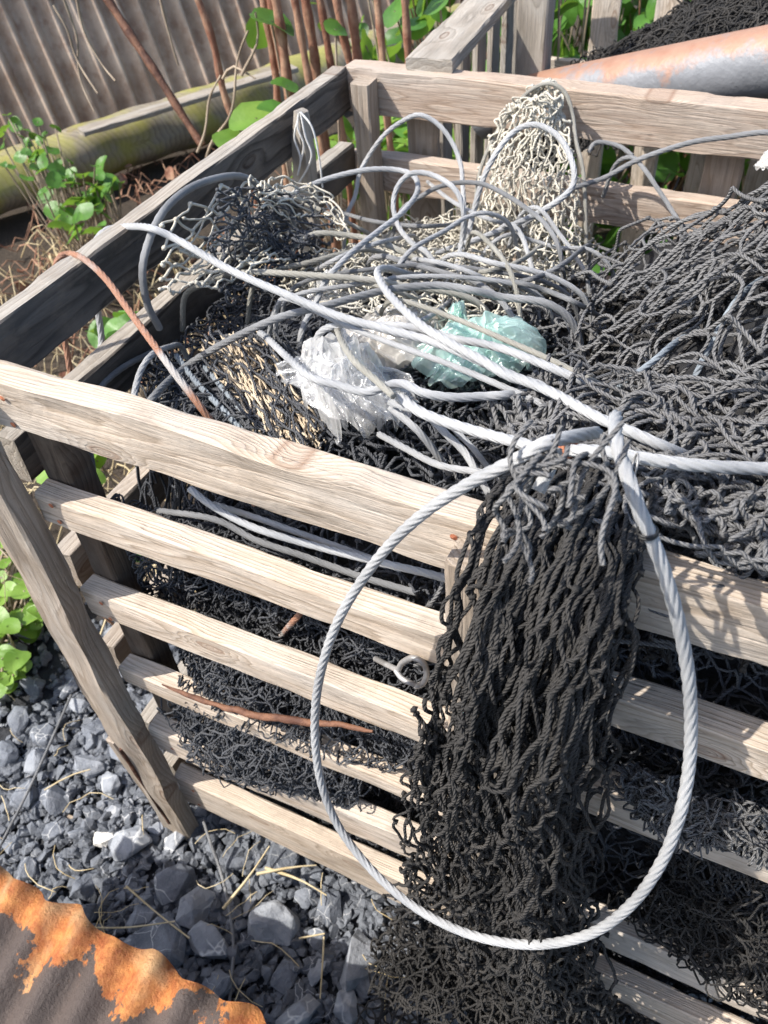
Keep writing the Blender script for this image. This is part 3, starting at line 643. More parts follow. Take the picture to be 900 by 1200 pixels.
dk = [pile(.92, .42, .94, .93, .2, .034, .0021, .008, 470, (.03, .02), -.052, .012, kh, M=7)]; netobj('shaded_under_netting', dk, M_rope, None, parent=heap)  # lower layer coloured black to paint in the shadow under the grey strands
# ---- skirt of the heap over the front board: long drawn-out strands
def skirt(seed, off, r=.0023):
    A = path('640,440,z1.09 700,455,z1.10 760,470,z1.12 830,480,z1.14 905,480,z1.16')+np.array([0, 0, off]); B = path('600,520,z1.11 660,545,z1.125 740,590,z1.13 820,610,z1.135 905,650,z1.13')+np.array([0, 0, off])
    return between(B, A, 7, 13, r, .0085, seed, (0, 0, .01), .016, M=11, knot=1.3)
netobj('fishing_net', [skirt(480, .0), skirt(481, .012), between(path('760,598,z1.15 800,625,z1.15 850,655,z1.14 905,685,z1.135'), path('750,545,z1.16 820,560,z1.17 870,575 910,585'), 4, 7, .0022, .009, 482, (0, 0, .005), .010, M=11),
     curls(60, (.60, .98, .0, .2), lambda x, y: 1.13+.08*np.clip(x-.62, 0, .4), .0020, .30, 483, M=24, zoff=.02, curl=.28)], M_ropeg,
       'fuzzy grey net trailing over the wires and the right end of the front board')

# ---- black net draped over the front boards
def drape():
    py = np.array([.10, .05, .0, -.040, -.055, -.06, -.06, -.055, -.05, -.06]); pz = np.array([1.125, 1.14, 1.150, 1.125, 1.03, .85, .6, .35, .12, .02])
    s = np.r_[0, np.cumsum(np.hypot(np.diff(py), np.diff(pz)))]; s /= s[-1]; ps = []
    for q in range(6):
        nu, nv = (19, 17, 18, 16, 19, 16)[q], (31, 29, 33, 28, 30, 27)[q]; U, W, E = lattice(nu, nv)
        W = np.clip(W+.004*np.random.default_rng(q).normal(size=W.shape), 0, 1)
        y = np.interp(W, s, py); z = np.interp(W, s, pz)
        xl = np.interp(-z, [-1.16, -1.06, -.84, -.46, 0], [.572, .562, .553, .512, .43]); xr = np.interp(-z, [-1.16, -1.1, -.9, -.63, -.4, 0], [.708, .715, .728, .755, .81, .86])
        g = np.stack([U*3, W*9], -1); wr = sn(g, 2.2, 500+q, 3); wr2 = sn(g, 7, 510+q, 3)
        u = U+.05*np.sin(U*math.pi*8+q*1.3+W*3)+.035*wr[:, 0]*(W > .06)
        env = .02+.98*np.clip((W-.03)*6, 0, 1)
        dep = .012+.020*(1+np.sin(U*math.pi*5.2+q*.4+wr[:, 1]*.5))+.010*q+wr2[:, 2]*.006
        dep = dep*(.55+.75*np.clip(U, 0, 1))
        x = xl+(xr-xl)*u+wr2[:, 0]*.006*env; yy = y-dep*env*(.5+.5*np.clip(1.3-W, 0, 1)); zz = z+wr2[:, 1]*.008*env+(.004*q)*(1-env)
        ns = np.random.default_rng(520+q).random(len(U)); keep = (ns > .02+.10*np.clip(.5-U, 0, 1)*np.clip(W*2, 0, 1)) & ((U > .12*np.clip((W-.25)*3, 0, 1)*(q % 2))) & ~((U > .04) & (U < .24) & (W < .26) & (q > 0)) & (ns < 1-.55*(q > 2)*(U < .55)*(W > .38))
        P = np.stack([x, yy, zz], -1)
        sl = .0042
        ps.append(net_mesh(P, E, .00185, sl, 530+q, M=8, keep=keep, K=6, knot=1.5))
    return ps
dr = netobj('fishing_net', drape(), M_rope, 'thick black knotted net hanging in folds down the front of the crate')
# ragged end of the drape bunched on the gravel
def Hg(x, y): return .05+.10*np.exp(-(((np.asarray(x)-.66)/.22)**2+((np.asarray(y)+.08)/.12)**2))
netobj('fishing_net', [pile(.68, -.11, .44, .26, .2, .040, .0017, .008, 560, (.03, .012), .0, .02, None, Hg, M=9), pile(.69, -.10, .42, .24, 1.2, .042, .0017, .008, 561, (.03, .012), .04, .03, None, Hg, M=9), pile(.66, -.08, .36, .20, .6, .044, .0017, .009, 562, (.03, .012), .08, .04, None, Hg, M=9),
   curls(130, (.47, .92, -.22, .0), Hg, .0017, .20, 563, M=28, zoff=.05, curl=.3)], M_rope, 'loose tail of black net piled at the foot of the crate front')
# grey net strand bundle hitched on the wires above the drape
netobj('fishing_net', [bundle(path('640,532,y-.05 660,528 690,532'), path('610,655,y-.105 650,690,y-.108 700,640,y-.105'), 5, .0019, .018, 570, M=34, spread=.003),
    bundle(path('645,530,y-.05 665,528 690,535'), path('640,600,y-.10 665,625,y-.10 700,590,y-.10'), 8, .0018, .018, 571, M=30, spread=.004),
    bundle(path('640,530,y-.04 645,545,y-.05'), path('560,550,y-.03 575,562,y-.035'), 6, .0017, .010, 572, M=24, spread=.003)], M_ropeg,
       'grey twine bundle knotted to the wires at the top of the black hanging net')

# ================================================================ WIRE ROPES
def wire(s, label, mat=M_wire, r=.0060, name='wire_rope', cat='wire rope', lay=.078, group=None, K=30, amp=.30, ends=True):
    r = r*.80
    P = path(s) if isinstance(s, str) else s
    ins = lambda q: .0 < q[0] < 1.3 and .13 < q[1] < .9 and q[2] > .93
    if name == 'wire_rope':
        if ins(P[-1]) and np.linalg.norm(P[-1]-at(462, 470, 'z', 1.11)) > .09: d = P[-1]-P[-2]; d[2] = 0; d /= np.linalg.norm(d)+1e-9; P = np.vstack([P, P[-1]+d*.035+[0, 0, -.025], P[-1]+d*.055+[0, 0, -.085]])
        if ins(P[0]) and np.linalg.norm(P[0]-at(462, 470, 'z', 1.11)) > .09: d = P[0]-P[1]; d[2] = 0; d /= np.linalg.norm(d)+1e-9; P = np.vstack([P[0]+d*.055+[0, 0, -.085], P[0]+d*.035+[0, 0, -.025], P])
    S = catmull(P, .0028); S = S+sn(S, 9, int(abs(P[0, 0])*1000) % 97)*.0018
    S = np.vstack([S[:1]-(S[1]-S[0])*.02, S, S[-1:]+(S[-1]-S[-2])*.02]); rr = np.full(len(S), r); rr[0] = rr[-1] = 1e-5
    V, F, U = tubes(S, rr[None], K, 6, amp, lay); return tag(mk(name, V, F, mat, uv=U), label, cat, group)
W = wire
W('700,505,y.02 680,508,y-.01 655,513,y-.03 632,520,y-.04 605,536,y-.045 575,551,y-.045 545,567,y-.045 500,597,y-.045 460,634,y-.047 428,675,y-.05 400,722,y-.06 382,770,y-.07 372,820,y-.08 371,872,y-.095 378,920,y-.11 395,965,y-.125 422,1005,y-.14 458,1043,y-.152 500,1074,y-.162 550,1097,y-.17 605,1108,y-.17 655,1105,y-.168 700,1090,y-.16 742,1057,y-.148 775,1012,y-.135 797,960,y-.12 809,905,y-.105 812,850,y-.095 808,790,y-.09 796,730,y-.085 780,675,y-.08 764,632,y-.075 750,600,y-.07 738,565,y-.06 728,535,y-.04 722,510,y-.02 722,485,y.02',
  'large open loop of grey wire rope hanging down over the black net', r=.0061)
W('118,420,x-.10 120,395,x-.10 114,355,x-.10 108,315,x-.10 112,285,x-.095 124,270,x-.08 145,265,x-.06 175,266,z1.145 210,281,z1.135 270,315,z1.13 340,345,z1.125 400,369,z1.12 460,385,z1.12 520,402,z1.125 600,438,z1.14 650,460,z1.15 700,488,z1.165 745,508,z1.17 790,528,z1.16 840,548,z1.10 870,560,z1.05',
  'bright wire rope arching over the left side board and running diagonally to the right heap')
W('470,462,z1.12 500,482,z1.125 560,502,z1.13 640,522,z1.155 700,526,z1.18 770,538,z1.185 830,545,z1.185 905,549,z1.18', 'thick wire rope running from the bag to the right edge under a rusty tie', r=.0066)
W('82,440,x-.09 77,407,x-.09 66,360,x-.10 64,322,x-.10 70,302,x-.09 84,297,x-.075 101,304,z1.13 125,326,z1.125 150,360,z1.115 180,401,z1.11 206,437,z1.10 235,475,z1.08 262,515,z1.04 300,590,z.96',
  'rust-streaked wire rope curving over the left side board and down inside', M_rust, .0052)
W('160,500,y.10 180,465,y.13 215,431,z1.0 260,402,z1.04 320,373,z1.08 380,357,z1.09 433,343,z1.09 467,337,z1.09 513,334,z1.09 553,340,z1.09 587,348,z1.08 640,356,z1.08', 'grey wire rope sweeping from the front left corner up across the bags', M_wired, .0060)
W('240,332,z1.03 270,322,z1.05 300,318,z1.06 340,320,z1.07 387,323,z1.08 433,327,z1.08 480,335,z1.07 540,345,z1.06', 'dull wire rope lying just above the white bag', M_wirey, .0054)
W('310,392,z1.04 343,420,z1.09 367,440,z1.11 400,450,z1.115 433,458,z1.12 470,448,z1.13 500,460,z1.13 533,465,z1.13 567,464,z1.13 600,462,z1.13 640,458,z1.10 680,455,z1.04', 'bright wire rope passing across the front of the clear bag', M_wire, .0056)
W('480,322,z1.05 455,314,z1.08 444,318,z1.10 453,337,z1.11 473,359,z1.12 500,382,z1.13 533,402,z1.135 567,421,z1.14 600,441,z1.14 640,455,z1.14', 'bright wire rope bending sharply beside the back of the bags', M_wire, .0060)
W('400,378,z1.10 433,379,z1.11 467,380,z1.12 500,386,z1.12 533,396,z1.125 567,402,z1.13 600,412,z1.135 650,433,z1.14 700,455,z1.13 740,475,z1.07 770,490,z1.02', 'wire rope lying parallel behind the longest diagonal strand', M_wire, .0055)
W('430,330,y.52 460,316,y.55 500,300,y.6 550,283,y.64 600,263,y.68 633,247,y.70 660,230,y.72 673,213,y.74 671,187,y.76 657,160,y.78 633,145,y.79 610,148,y.79 587,170,y.77 567,207,y.75 553,257,y.72 549,285,y.70',
  'wire rope sweeping back and looping up in front of the beige hooped net', M_wire, .0056)
W('370,356,z1.05 383,328,z1.07 410,298,z1.08 443,271,z1.08 473,247,z1.08 489,224,z1.08 486,206,z1.09 467,198,z1.09 433,197,z1.09 393,205,z1.08 360,217,z1.07 330,233,z1.06 310,247,z1.04', 'grey wire rope turning in a hook shape before the back left corner', M_wire, .0050)
W('415,230,y.80 420,205,y.82 430,185,y.84 447,162,y.85 467,146,y.86 490,137,y.86 513,149,y.86 530,172,y.85 539,197,y.83 541,220,y.80', 'thin arch of wire rope standing up against the back boards', M_wire, .0050)
W('540,282,y.60 542,247,y.61 532,221,y.62 507,205,y.63 483,203,y.63 467,217,y.62 461,240,y.6 467,265,y.58 482,284,y.56 500,296,y.54', 'small open coil of wire rope in the middle of the crate', M_wire, .0048)
W('496,228,y.66 515,218,y.67 540,213,y.68 567,215,y.68 593,227,y.67 615,241,y.65 640,262,y.62', 'thin grey wire rope curving in front of the beige hooped net', M_wired, .0044)
W('357,310,z1.0 344,313,z1.03 342,299,z1.04 351,283,z1.05 373,274,z1.06 410,277,z1.06 443,284,z1.06 473,298,z1.05 500,312,z1.04', 'yellowish wire rope loop at the left of the beige net', M_wirey, .0052)
W('322,316,z1.04 357,308,z1.05 397,298,z1.05 430,293,z1.04', 'short yellowish rope lying inside the left loop', M_wirey, .0046)
W('640,245,y.80 668,222,y.82 707,208,y.84 740,190,y.85 767,179,y.85 810,166,y.86 850,160,y.86 905,155,y.86', 'grey wire rope running along the back board to the right edge', M_wired, .0050)
W('740,186,y.86 755,200,y.84 770,222,y.82 785,245,y.8', 'short wire tail crossing below the back rope at right', M_wired, .0044)
W('690,180,y.90 700,168,y.91 725,172,y.91 742,184,y.90', 'curved wire offcut hooked below the top back board', M_wired, .0044)
W('110,470,y.16 125,448,y.20 150,428,y.24 185,410,y.30', 'dark wire rope bent low inside the front left corner', M_wired, .0054)
W('158,475,y.12 160,455,y.14 167,432,y.17 180,414,y.2 200,405,y.25', 'grey wire rope standing bent behind the front board at left', M_wire, .0050)
W('207,415,z1.0 230,446,z1.0 263,480,z1.0 300,520,z.98', 'blue-grey cord beside the rusty wire', M_blue, .0050, 'cord', 'cord')
W('232,418,z1.0 252,441,z1.0 285,480,z1.0 320,520,z.98', 'second blue-grey cord, nearer the tan net', M_blue, .0046, 'cord', 'cord')
W('457,478,z1.10 487,503,z1.09 507,527,z1.07 527,556,z1.04', 'wire rope going steeply down from the knot beside the bag', M_wire, .0048)
W('473,468,z1.10 500,484,z1.10 527,510,z1.09 547,530,z1.08 562,556,z1.07 575,578,z1.06', 'wire rope fanning down right from the knot toward the black net', M_wire, .0048)
W('443,507,z1.04 473,523,z1.06 513,543,z1.08 553,551,z1.09 600,557,z1.10 640,556,z1.11', 'wire rope skimming low behind the front board toward the black net', M_wire, .0045)
W('520,490,z1.06 553,523,z1.06 575,550,z1.05 600,575,z1.04', 'lowest short wire strand in the dark gap above the black net', M_wire, .0040)
W('392,382,z1.08 400,402,z1.11 415,424,z1.125 440,446,z1.13 460,464,z1.13', 'wire rope strand curling down over the crumpled clear bag', M_wirey, .0045)
W('649,528,y-.025 640,552,y-.04 628,577,y-.052', 'stub of bright wire below the rusty tie', M_wire, .0062)
W('590,352,z1.06 560,330,z1.06 520,318,z1.06 480,308,z1.06 450,300,z1.05', 'wire rope running under the crossing strands beside the green bag', M_wired, .0048)
W('540,300,z1.06 580,310,z1.07 620,318,z1.07 655,330,z1.06', 'short wire rope between the beige net and the green bag', M_wire, .0046)
W('600,262,y.66 612,275,y.64 620,300,y.60 626,325,y.56', 'wire tail dropping in front of the beige net', M_wire, .0046)
W('595,275,y.64 625,282,y.66 655,290,y.66 690,292,y.66', 'thin wire lying across the foot of the beige hooped net', M_wire, .0040)
W('630,245,y.7 655,275,y.68 672,298,y.66', 'straight wire end leaning beside the beige hooped net', M_wire, .0042)
W('560,275,z1.06 585,300,z1.07 600,325,z1.07', 'yellowed wire end in the beige tangle', M_wirey, .0040)
W('480,293,z1.07 520,270,z1.07 545,255,z1.07 570,250,z1.07', 'thin wire rope curved through the pale net heap', M_wire, .0042)
W('222,571,y.062 251,593,y.056 300,618,y.05 373,640,y.05 447,659,y.05 505,673,y.05 560,690,y.06', 'bright wire rope seen through the top gap of the front slats', M_wire, .0054)
W('183,596,y.07 251,606,y.062 300,630,y.058 354,648,y.056 422,672,y.056 490,692,y.056', 'second wire rope below it in the top gap, partly behind the slat', M_wired, .0050)
W('251,590,y.075 300,606,y.068 360,628,y.064 420,650,y.064 470,668,y.064', 'wire rope crossing behind the two strands in the top gap', M_wire, .0048)
W('330,745,y.075 338,735,y.06 350,722,y.05 356,715,y.06', 'short end of rust-tinged rope in the middle gap of the front slats', M_rust, .0052)
W('100,500,x.02 108,545,x.02 112,575,x.02', 'dark wire end hanging in the gap at the front left corner', M_wired, .005)
W('725,455,z1.09 740,444,z1.13 765,426,z1.14 790,405,z1.14 815,390,z1.09', 'pale blue rope glimpsed through the charcoal net mound', M_blue, .0042)
W('808,455,z1.10 818,435,z1.135 835,400,z1.15 868,345,z1.175 900,322,z1.13', 'faded blue rope inside the right part of the net mound', M_blue, .0042)
W('340,352,z1.09 400,380,z1.10 460,403,z1.11 520,424,z1.12 580,448,z1.13 640,474,z1.135 690,500,z1.13 720,520,z1.08', 'thin wire rope running just below the longest diagonal strand', M_wire, .0042)
W('470,352,z1.09 530,372,z1.10 590,398,z1.11 640,420,z1.12 690,445,z1.13 740,470,z1.10', 'thin wire rope over the green bag, parallel to the diagonal strands', M_wirey, .0040)
W('350,345,z1.06 410,335,z1.07 480,326,z1.07 550,328,z1.07 610,338,z1.06', 'thin wire rope level behind the off-white bag, lower of a pair', M_wire, .0040)
W('365,330,z1.05 430,318,z1.06 500,312,z1.06 570,318,z1.06 640,332,z1.05', 'thin wire rope level behind the off-white bag, upper of a pair', M_wired, .0038)
W('455,470,z1.11 520,492,z1.12 590,515,z1.13 640,530,z1.14 690,540,z1.14 750,556,z1.10', 'thin strand hugging the underside of the thick rope', M_wire, .0042)
rw = np.random.default_rng(77)
for k, lab in enumerate(['thin wire strand looped on the beige net, left of the small coil', 'thin wire strand crossing the beige net below the rope arch', 'dull wire strand half sunk in the beige net near the hoop', 'wire strand lying between the small coil and the green bag', 'short wire strand by the foot of the beige hooped net', 'wire strand lying level behind the off-white bag', 'wire strand curled at the back of the beige net', 'dull wire strand entering the charcoal mound', 'faint wire strand between the wooden stake and the beige net', 'wire strand bowed behind the off-white bag']):
    cx, cy = [(420, 300), (470, 255), (590, 300), (530, 325), (640, 310), (450, 350), (560, 240), (640, 350), (390, 255), (480, 365)][k]
    a = rw.uniform(-.5, .6); L_ = rw.uniform(45, 85); bow = rw.uniform(-16, 16); zz = 1.05 if cy > 290 else 1.0
    q = [at(cx+math.cos(a)*L_*t, cy-math.sin(a)*L_*t+bow*(1-t*t), 'z', zz+.02-.075*t**4+rw.uniform(-.006, .006)) for t in (-1, -.5, 0, .5, 1)]
    W(np.array(q), lab, [M_wire, M_wired, M_wirey][k % 3], .0042)
# coloured scraps, ties, shackle
def ring_at(c, d, R, r, turns=2, pitch=.002):
    d = np.array(d)/np.linalg.norm(d); a = np.cross(d, [0, 0, 1.]); a /= np.linalg.norm(a); b = np.cross(d, a)
    t = np.linspace(0, turns*6.283, 20*turns); return tubes(c+R*(np.cos(t)[:, None]*a+np.sin(t)[:, None]*b)+d*(t[:, None]/6.283*pitch), r, 6)
V, F, U = ring_at(at(654, 523, 'z', 1.162), at(700, 526, 'z', 1.18)-at(640, 522, 'z', 1.155), .0088, .0017, 4, .0034)
tag(mk('wire_tie', V, F, M_tie, uv=U), 'rusty red wire tie twisted round the thick rope', 'tie')
V, F, U = ring_at(at(759, 620, 'y', -.073), [.12, -.1, -1], .0060, .0010); tag(mk('cable_tie', V, F, M_blackp, uv=U), 'thin black tie round the right side of the big wire loop', 'tie')
V, F, U = ring_at(at(742, 545, 'z', 1.19), [1, .2, -.1], .009, .0009, 1); tag(mk('cable_tie', V, F, M_steel, uv=U), 'small bright metal ring on the thick rope right of the rusty tie', 'tie')
sh = path('440,772,y.03 456,780,y.012 466,784,y-.004 472,776,y-.008 484,771,y-.010 496,777,y-.010 500,789,y-.010 496,800,y-.008 488,804,y-.004')
V, F, U = tubes(catmull(sh, .002), .0033, 12); shk = mk('shackle', V, F, M_steel, uv=U)
tag(shk, 'bent bright steel shackle lying on the third front slat', 'shackle')
V, F, U = tubes(catmull(path('464,786,y-.006 470,794,y-.012 478,799,y-.014 486,802,y-.012'), .002), .0030, 12); mk('pin', V, F, M_steel, shk, uv=U)
# ---- wooden stake with white twine
stake = thing('wooden_stake', 'short pointed timber stake standing inside the crate with white twine over its tip', 'stake', tuple(at(355, 240, 'y', .74)-np.array([0, 0, .15])))
a0, a1 = at(356, 250, 'y', .74)-np.array([0, 0, .12]), at(352, 131, 'y', .74)
board('stake_shaft', a0, a1, (1, -.3, 0), .045, .022, M_grey, stake, seed=61, taper=([0, .5, .8, 1], [1, 1, .85, .3]), side_mat=((7, 8), M_grey))
tp = [path('352,131,y.725 345,160,y.722 352,185,y.72 349,205,y.72'), path('352,131,y.722 358,160,y.72 365,180,y.72 361,196,y.72 350,215,y.72'), path('352,131,y.722 366,150,y.72 374,185,y.72 378,220,y.72'), path('350,132,y.722 349,150,y.719 356,170,y.719 352,190,y.719')]
V, F, U = merge([tubes(catmull(p, .004), .0017, 6) for p in tp]); mk('twine', V, F, simple('white_twine', (.6, .58, .54), (.72, .7, .66), 40), stake, uv=U)

# ================================================================ BAGS
def crumple(c, size, mat, name, label, seed, rot=0, gather=(.0, .0), layers=3, n=110, cat='plastic bag'):
    """thin film in loose folded layers radiating from a gathered point"""
    Vs, Fs, m0 = [], [], 0
    for q in range(layers):
        rg = np.random.default_rng(seed+q); a = np.linspace(0, 2*math.pi, n*2, endpoint=False); r = np.linspace(.02, 1, n); A, R0 = np.meshgrid(a, r)
        e = np.stack([np.cos(A), np.sin(A), np.full_like(A, q)], -1)
        rim = 1+.22*sn(e, 2.2, seed+q, 1)[..., 0]+.06*sn(e, 7, seed+q+3, 1)[..., 0]
        x = R0*np.cos(A)*rim; y = R0*np.sin(A)*rim; p = np.stack([x, y], -1)
        tw = A+.5*sn(p, 2.5, seed+q+1, 1)[..., 0]; d = np.stack([np.cos(tw), np.sin(tw), R0*.22], -1)
        fold = (1-np.abs(sn(d, 9, seed+q+5, 1)[..., 0]))*.30+(1-np.abs(sn(d, 21, seed+q+6, 1)[..., 0]))*.10
        wv = p+sn(p, 3, seed+q+9, 2)*.25; cr = 1-np.abs(sn(wv, 7, seed+q+7, 1)[..., 0]); cr2 = 1-np.abs(sn(wv, 17, seed+q+8, 1)[..., 0])
        z = (1-R0**2.2)*(1.15-.22*q)+fold*(.25+.75*R0)+.22*cr+.08*cr2-.5
        sh = sn(np.stack([x, y, z], -1), 5, seed+q+11)*.10
        G = np.stack([x+gather[0]*R0, y+gather[1]*R0, z], -1)+sh; G = G*np.array(size)*(1-.10*q)
        c_, s_ = math.cos(rot+q*.4), math.sin(rot+q*.4); G = np.stack([G[..., 0]*c_-G[..., 1]*s_, G[..., 0]*s_+G[..., 1]*c_, G[..., 2]], -1)
        k = np.arange(n-1)[:, None]*(2*n); a0 = np.arange(2*n)[None]; a1 = (a0+1) % (2*n)
        Fs.append(np.stack([k+a0, k+a1, k+2*n+a1, k+2*n+a0], -1).reshape(-1, 4)+m0); Vs.append(G.reshape(-1, 3)); m0 += G.shape[0]*G.shape[1]
    o = mk(name, np.vstack(Vs), np.vstack(Fs), mat); o.location = c; return tag(o, label, cat)
crumple(at(407, 452, 'z', 1.045), (.050, .108, .048), M_bag, 'plastic_bag', 'crumpled clear plastic bag slumped against the front board', 601, .55)
crumple(at(466, 463, 'z', 1.115), (.012, .012, .012), M_bag, 'plastic_bag', 'small knotted film scrap where the wires fan out beside the clear bag', 605, .2)
crumple(at(392, 345, 'z', 1.02), (.035, .04, .03), M_bag, 'plastic_bag', 'scrap of clear film above the big bag, under the crossing ropes', 611, .3)
crumple(at(466, 398, 'z', 1.03), (.075, .05, .035), M_bag2, 'plastic_bag', 'off-white crumpled bag between the clear bag and the green one', 621, .3)
crumple(at(568, 408, 'z', 1.045), (.078, .048, .034), M_bagg, 'plastic_bag', 'pale green plastic bag spread under the wires beside the charcoal mound', 631, .55)
crumple(at(535, 372, 'z', 1.05), (.010, .03, .02), M_bagg, 'plastic_bag', 'thin green plastic strip left of the round opening', 651, .2)
crumple(at(904, 190, 'y', .5), (.016, .014, .012), M_bag2, 'plastic_bag', 'corner of white plastic showing on top of the charcoal mound', 661, 0)

# ================================================================ BEHIND THE CRATE
def corrugated(P0, ux, uy, W_, L_, pitch, amp, mat, name, label, seed, th=.0012, cat='metal sheet', nW=None, ragged=0.0):
    """sheet from P0; waves run across ux, ridges along uy"""
    ux, uy = np.array(ux, float), np.array(uy, float); ux /= np.linalg.norm(ux); uy -= (uy@ux)*ux; uy /= np.linalg.norm(uy); nn = np.cross(ux, uy)
    nx = int(W_/pitch*12); ny = int(L_/.03); a = np.linspace(0, W_, nx+1); b = np.linspace(0, L_, ny+1); A, B = np.meshgrid(a, b)
    edge = sn(np.stack([A*1.0], -1), 60, seed, 1)[..., 0]*ragged*(1-B/L_)**6
    C = amp*np.cos(A/pitch*6.283)+sn(np.stack([A, B], -1), 7, seed, 1)[..., 0]*.004
    G = np.array(P0)+A[..., None]*ux+(B+edge)[..., None]*uy+C[..., None]*nn; V = G.reshape(-1, 3); V2 = V-nn*th
    i = np.arange(ny)[:, None]*(nx+1)+np.arange(nx)[None]; F = np.stack([i, i+1, i+nx+2, i+nx+1], -1).reshape(-1, 4); N = len(V)
    F2 = F[:, ::-1]+N; r = []
    k = np.arange(nx); r.append(np.stack([k+1, k, k+N, k+1+N], -1)); k2 = ny*(nx+1)+np.arange(nx); r.append(np.stack([k2, k2+1, k2+1+N, k2+N], -1))
    o = mk(name, np.vstack([V, V2]), np.vstack([F, F2]+r), mat); return tag(o, label, cat)
def fencemat():
    m, n, l, b = newmat('weathered_iron'); tc = n.new('ShaderNodeTexCoord'); v = tc.outputs['Object']
    a = noise(n, l, 5, 5, v, .65); c = mix(n, l, ramp(n, l, a, [(.38, (0,)*3), (.62, (1,)*3)]), (.33, .22, .15), (.54, .42, .32))
    c = mix(n, l, ramp(n, l, noise(n, l, 13, 6, v, .7), [(.52, (0,)*3), (.66, (.7,)*3)]), c, (.27, .15, .10))
    c = mix(n, l, ramp(n, l, noise(n, l, 90, 4, v), [(.55, (0,)*3), (.75, (.5,)*3)]), c, (.42, .38, .33))
    l.new(c, b.inputs[0]); b.inputs['Roughness'].default_value = .75; bump(n, l, noise(n, l, 150, 4, v), .5, .002, b); return m
lp0 = at(-60, 235, 'z', .16); lp1 = at(420, 72, 'z', .16)
ld = (lp1-lp0)/np.linalg.norm(lp1-lp0); ln = np.array([-ld[1], ld[0], 0])
fp = lp0+ln*.17; fp[2] = .0
corrugated(fp-ld*1.2, ld, np.array([ln[0]*.42, ln[1]*.42, 1]), 5.2, 2.2, .100, .033, fencemat(), 'corrugated_fence', 'brown weathered corrugated iron fence leaning behind the mossy log', 71, cat='fence')
# log
S = catmull([lp0-ld*.8, lp0+ld*.2, (lp0+lp1)/2, lp1-ld*.2, lp1+ld*1.0], .03); rr = .118+.004*np.sin(np.arange(len(S))*.7)
V, F, U = tubes(S, rr[None], 28); V = V+sn(V*np.array([1, 1, 2.5]), 14, 9)*.006
tag(mk('log', V, F, M_log, uv=U), 'mossy timber log lying along the foot of the iron fence', 'log')
# loose plank on the log
pa, pb = at(95, 155, 'z', .30), at(345, 80, 'z', .30)
tag(board('loose_plank', pa, pb, ln, .07, .022, M_grey, None, seed=72), 'split grey plank lying on top of the mossy log', 'plank')
# leaning brown cane
def stick(s, r0, r1, mat, name, label, cat='stick', K=8, wob=.004, group=None, seed=0):
    P = path(s) if isinstance(s, str) else s; S = catmull(P, .02); S = S+sn(S, 20, seed)*wob
    rr = np.linspace(r0, r1, len(S))*(1+.12*np.sin(np.arange(len(S))*1.3)); V, F, U = tubes(S, rr[None], K); return tag(mk(name, V, F, mat, uv=U), label, cat, group)
stick('115,-20,y1.45 160,55,y1.42 200,115,y1.40 236,172,y1.38', .012, .010, M_bark, 'cane', 'thick brown cane leaning against the log')
# dried knotweed stems
g = 'dead brown stems standing behind the crate corner'
for k, (px, tilt) in enumerate([(345, .05), (362, -.04), (376, .06), (388, -.02), (318, .1), (430, .05), (446, -.05), (462, .04), (410, .0), (300, -.1), (480, .08)]):
    y = 1.42+.05*(k % 3); b = at(px, 120, 'y', y); b = np.array([b[0], y, .0]); t_ = np.array([b[0]-.12+tilt, y+.05, 1.55])
    stick(np.array([b, (b+t_)/2+np.array([.01, 0, 0]), t_]), .016 if k in (0, 1, 2, 5) else .009, .010, M_stem, 'dead_cane', ['thickest reddish dead cane behind the crate corner, left of the corner post', 'second thick dead cane, just right of the thickest', 'third thick dead cane, above the corner post', 'slim dead cane between the thick group and the folded leaf', 'lone dead cane crossing the big green leaf', 'thick dead cane behind the left end of the back board', 'slim dead cane behind the back board, left of the grey rail', 'slim dead cane nearest the grey rail on its left', 'slim dead cane beside the folded green leaf', 'leftmost dead cane, in front of the iron fence', 'dead cane standing behind the end of the grey rail'][k], 'cane', group=g, seed=k)
# curled dead leaves hanging on the stems (mass)
def leaf_tpl(heart=True):
    a = np.linspace(0, 6.283, 15)[:14]; r = 1-.0*a
    x = np.sin(a)*(.8+.12*np.cos(a)); y = -np.cos(a)*.95+.25*np.abs(np.sin(a))*-1*(np.cos(a) > 0)+0
    y = y+.1; pts = np.stack([x, y, .16*np.abs(x)+.06*np.sin(y*4)-.12*y**2], 1)
    V = np.vstack([pts, pts*.45+np.array([0, .05, -.01]), [[0, 0, -.02]]]); n = 14; F = []
    for k in range(n):
        k2 = (k+1) % n; F.append([k, k2, n+k2, n+k]); 
    for k in range(0, n, 2): F.append([n+k, n+(k+1) % n, n+(k+2) % n, 2*n])
    return V*np.array([1, 1, 1]), np.array(F)
LT = leaf_tpl()
def plant(name, label, base, n, spread, size, mat, seed, cat='plant', group=None, up=(.35, .9), stems=True, pts=None, face=.9, stemr=.003):
    rg = np.random.default_rng(seed); base = np.array(base, float); root = thing(name, label, cat, tuple(base), group)
    if pts is None:
        pts = base+np.stack([rg.normal(size=n)*spread[0], rg.normal(size=n)*spread[1], np.abs(rg.normal(size=n))*spread[2]+up[0]*spread[2]], 1)
    s = size*(.55+.6*rg.random(len(pts))); m = rmats(pts, s, face*2, seed+1); V, F = inst(LT[0], LT[1], m); mk('leaves', V, F, mat, root)
    if stems:
        P = []; 
        for p in pts[:120]:
            q = base+np.array([(p[0]-base[0])*.3, (p[1]-base[1])*.3, 0]); mid = (p+q)/2+rg.normal(size=3)*.02*size/.03; P.append(np.array([q, (q+mid)/2, mid, (p+mid)/2, p]))
        V, F, U = tubes(np.array(P), stemr, 5); mk('stems', V, F, M_stem if mat is M_leafd else M_twig, root, uv=U)
    return root
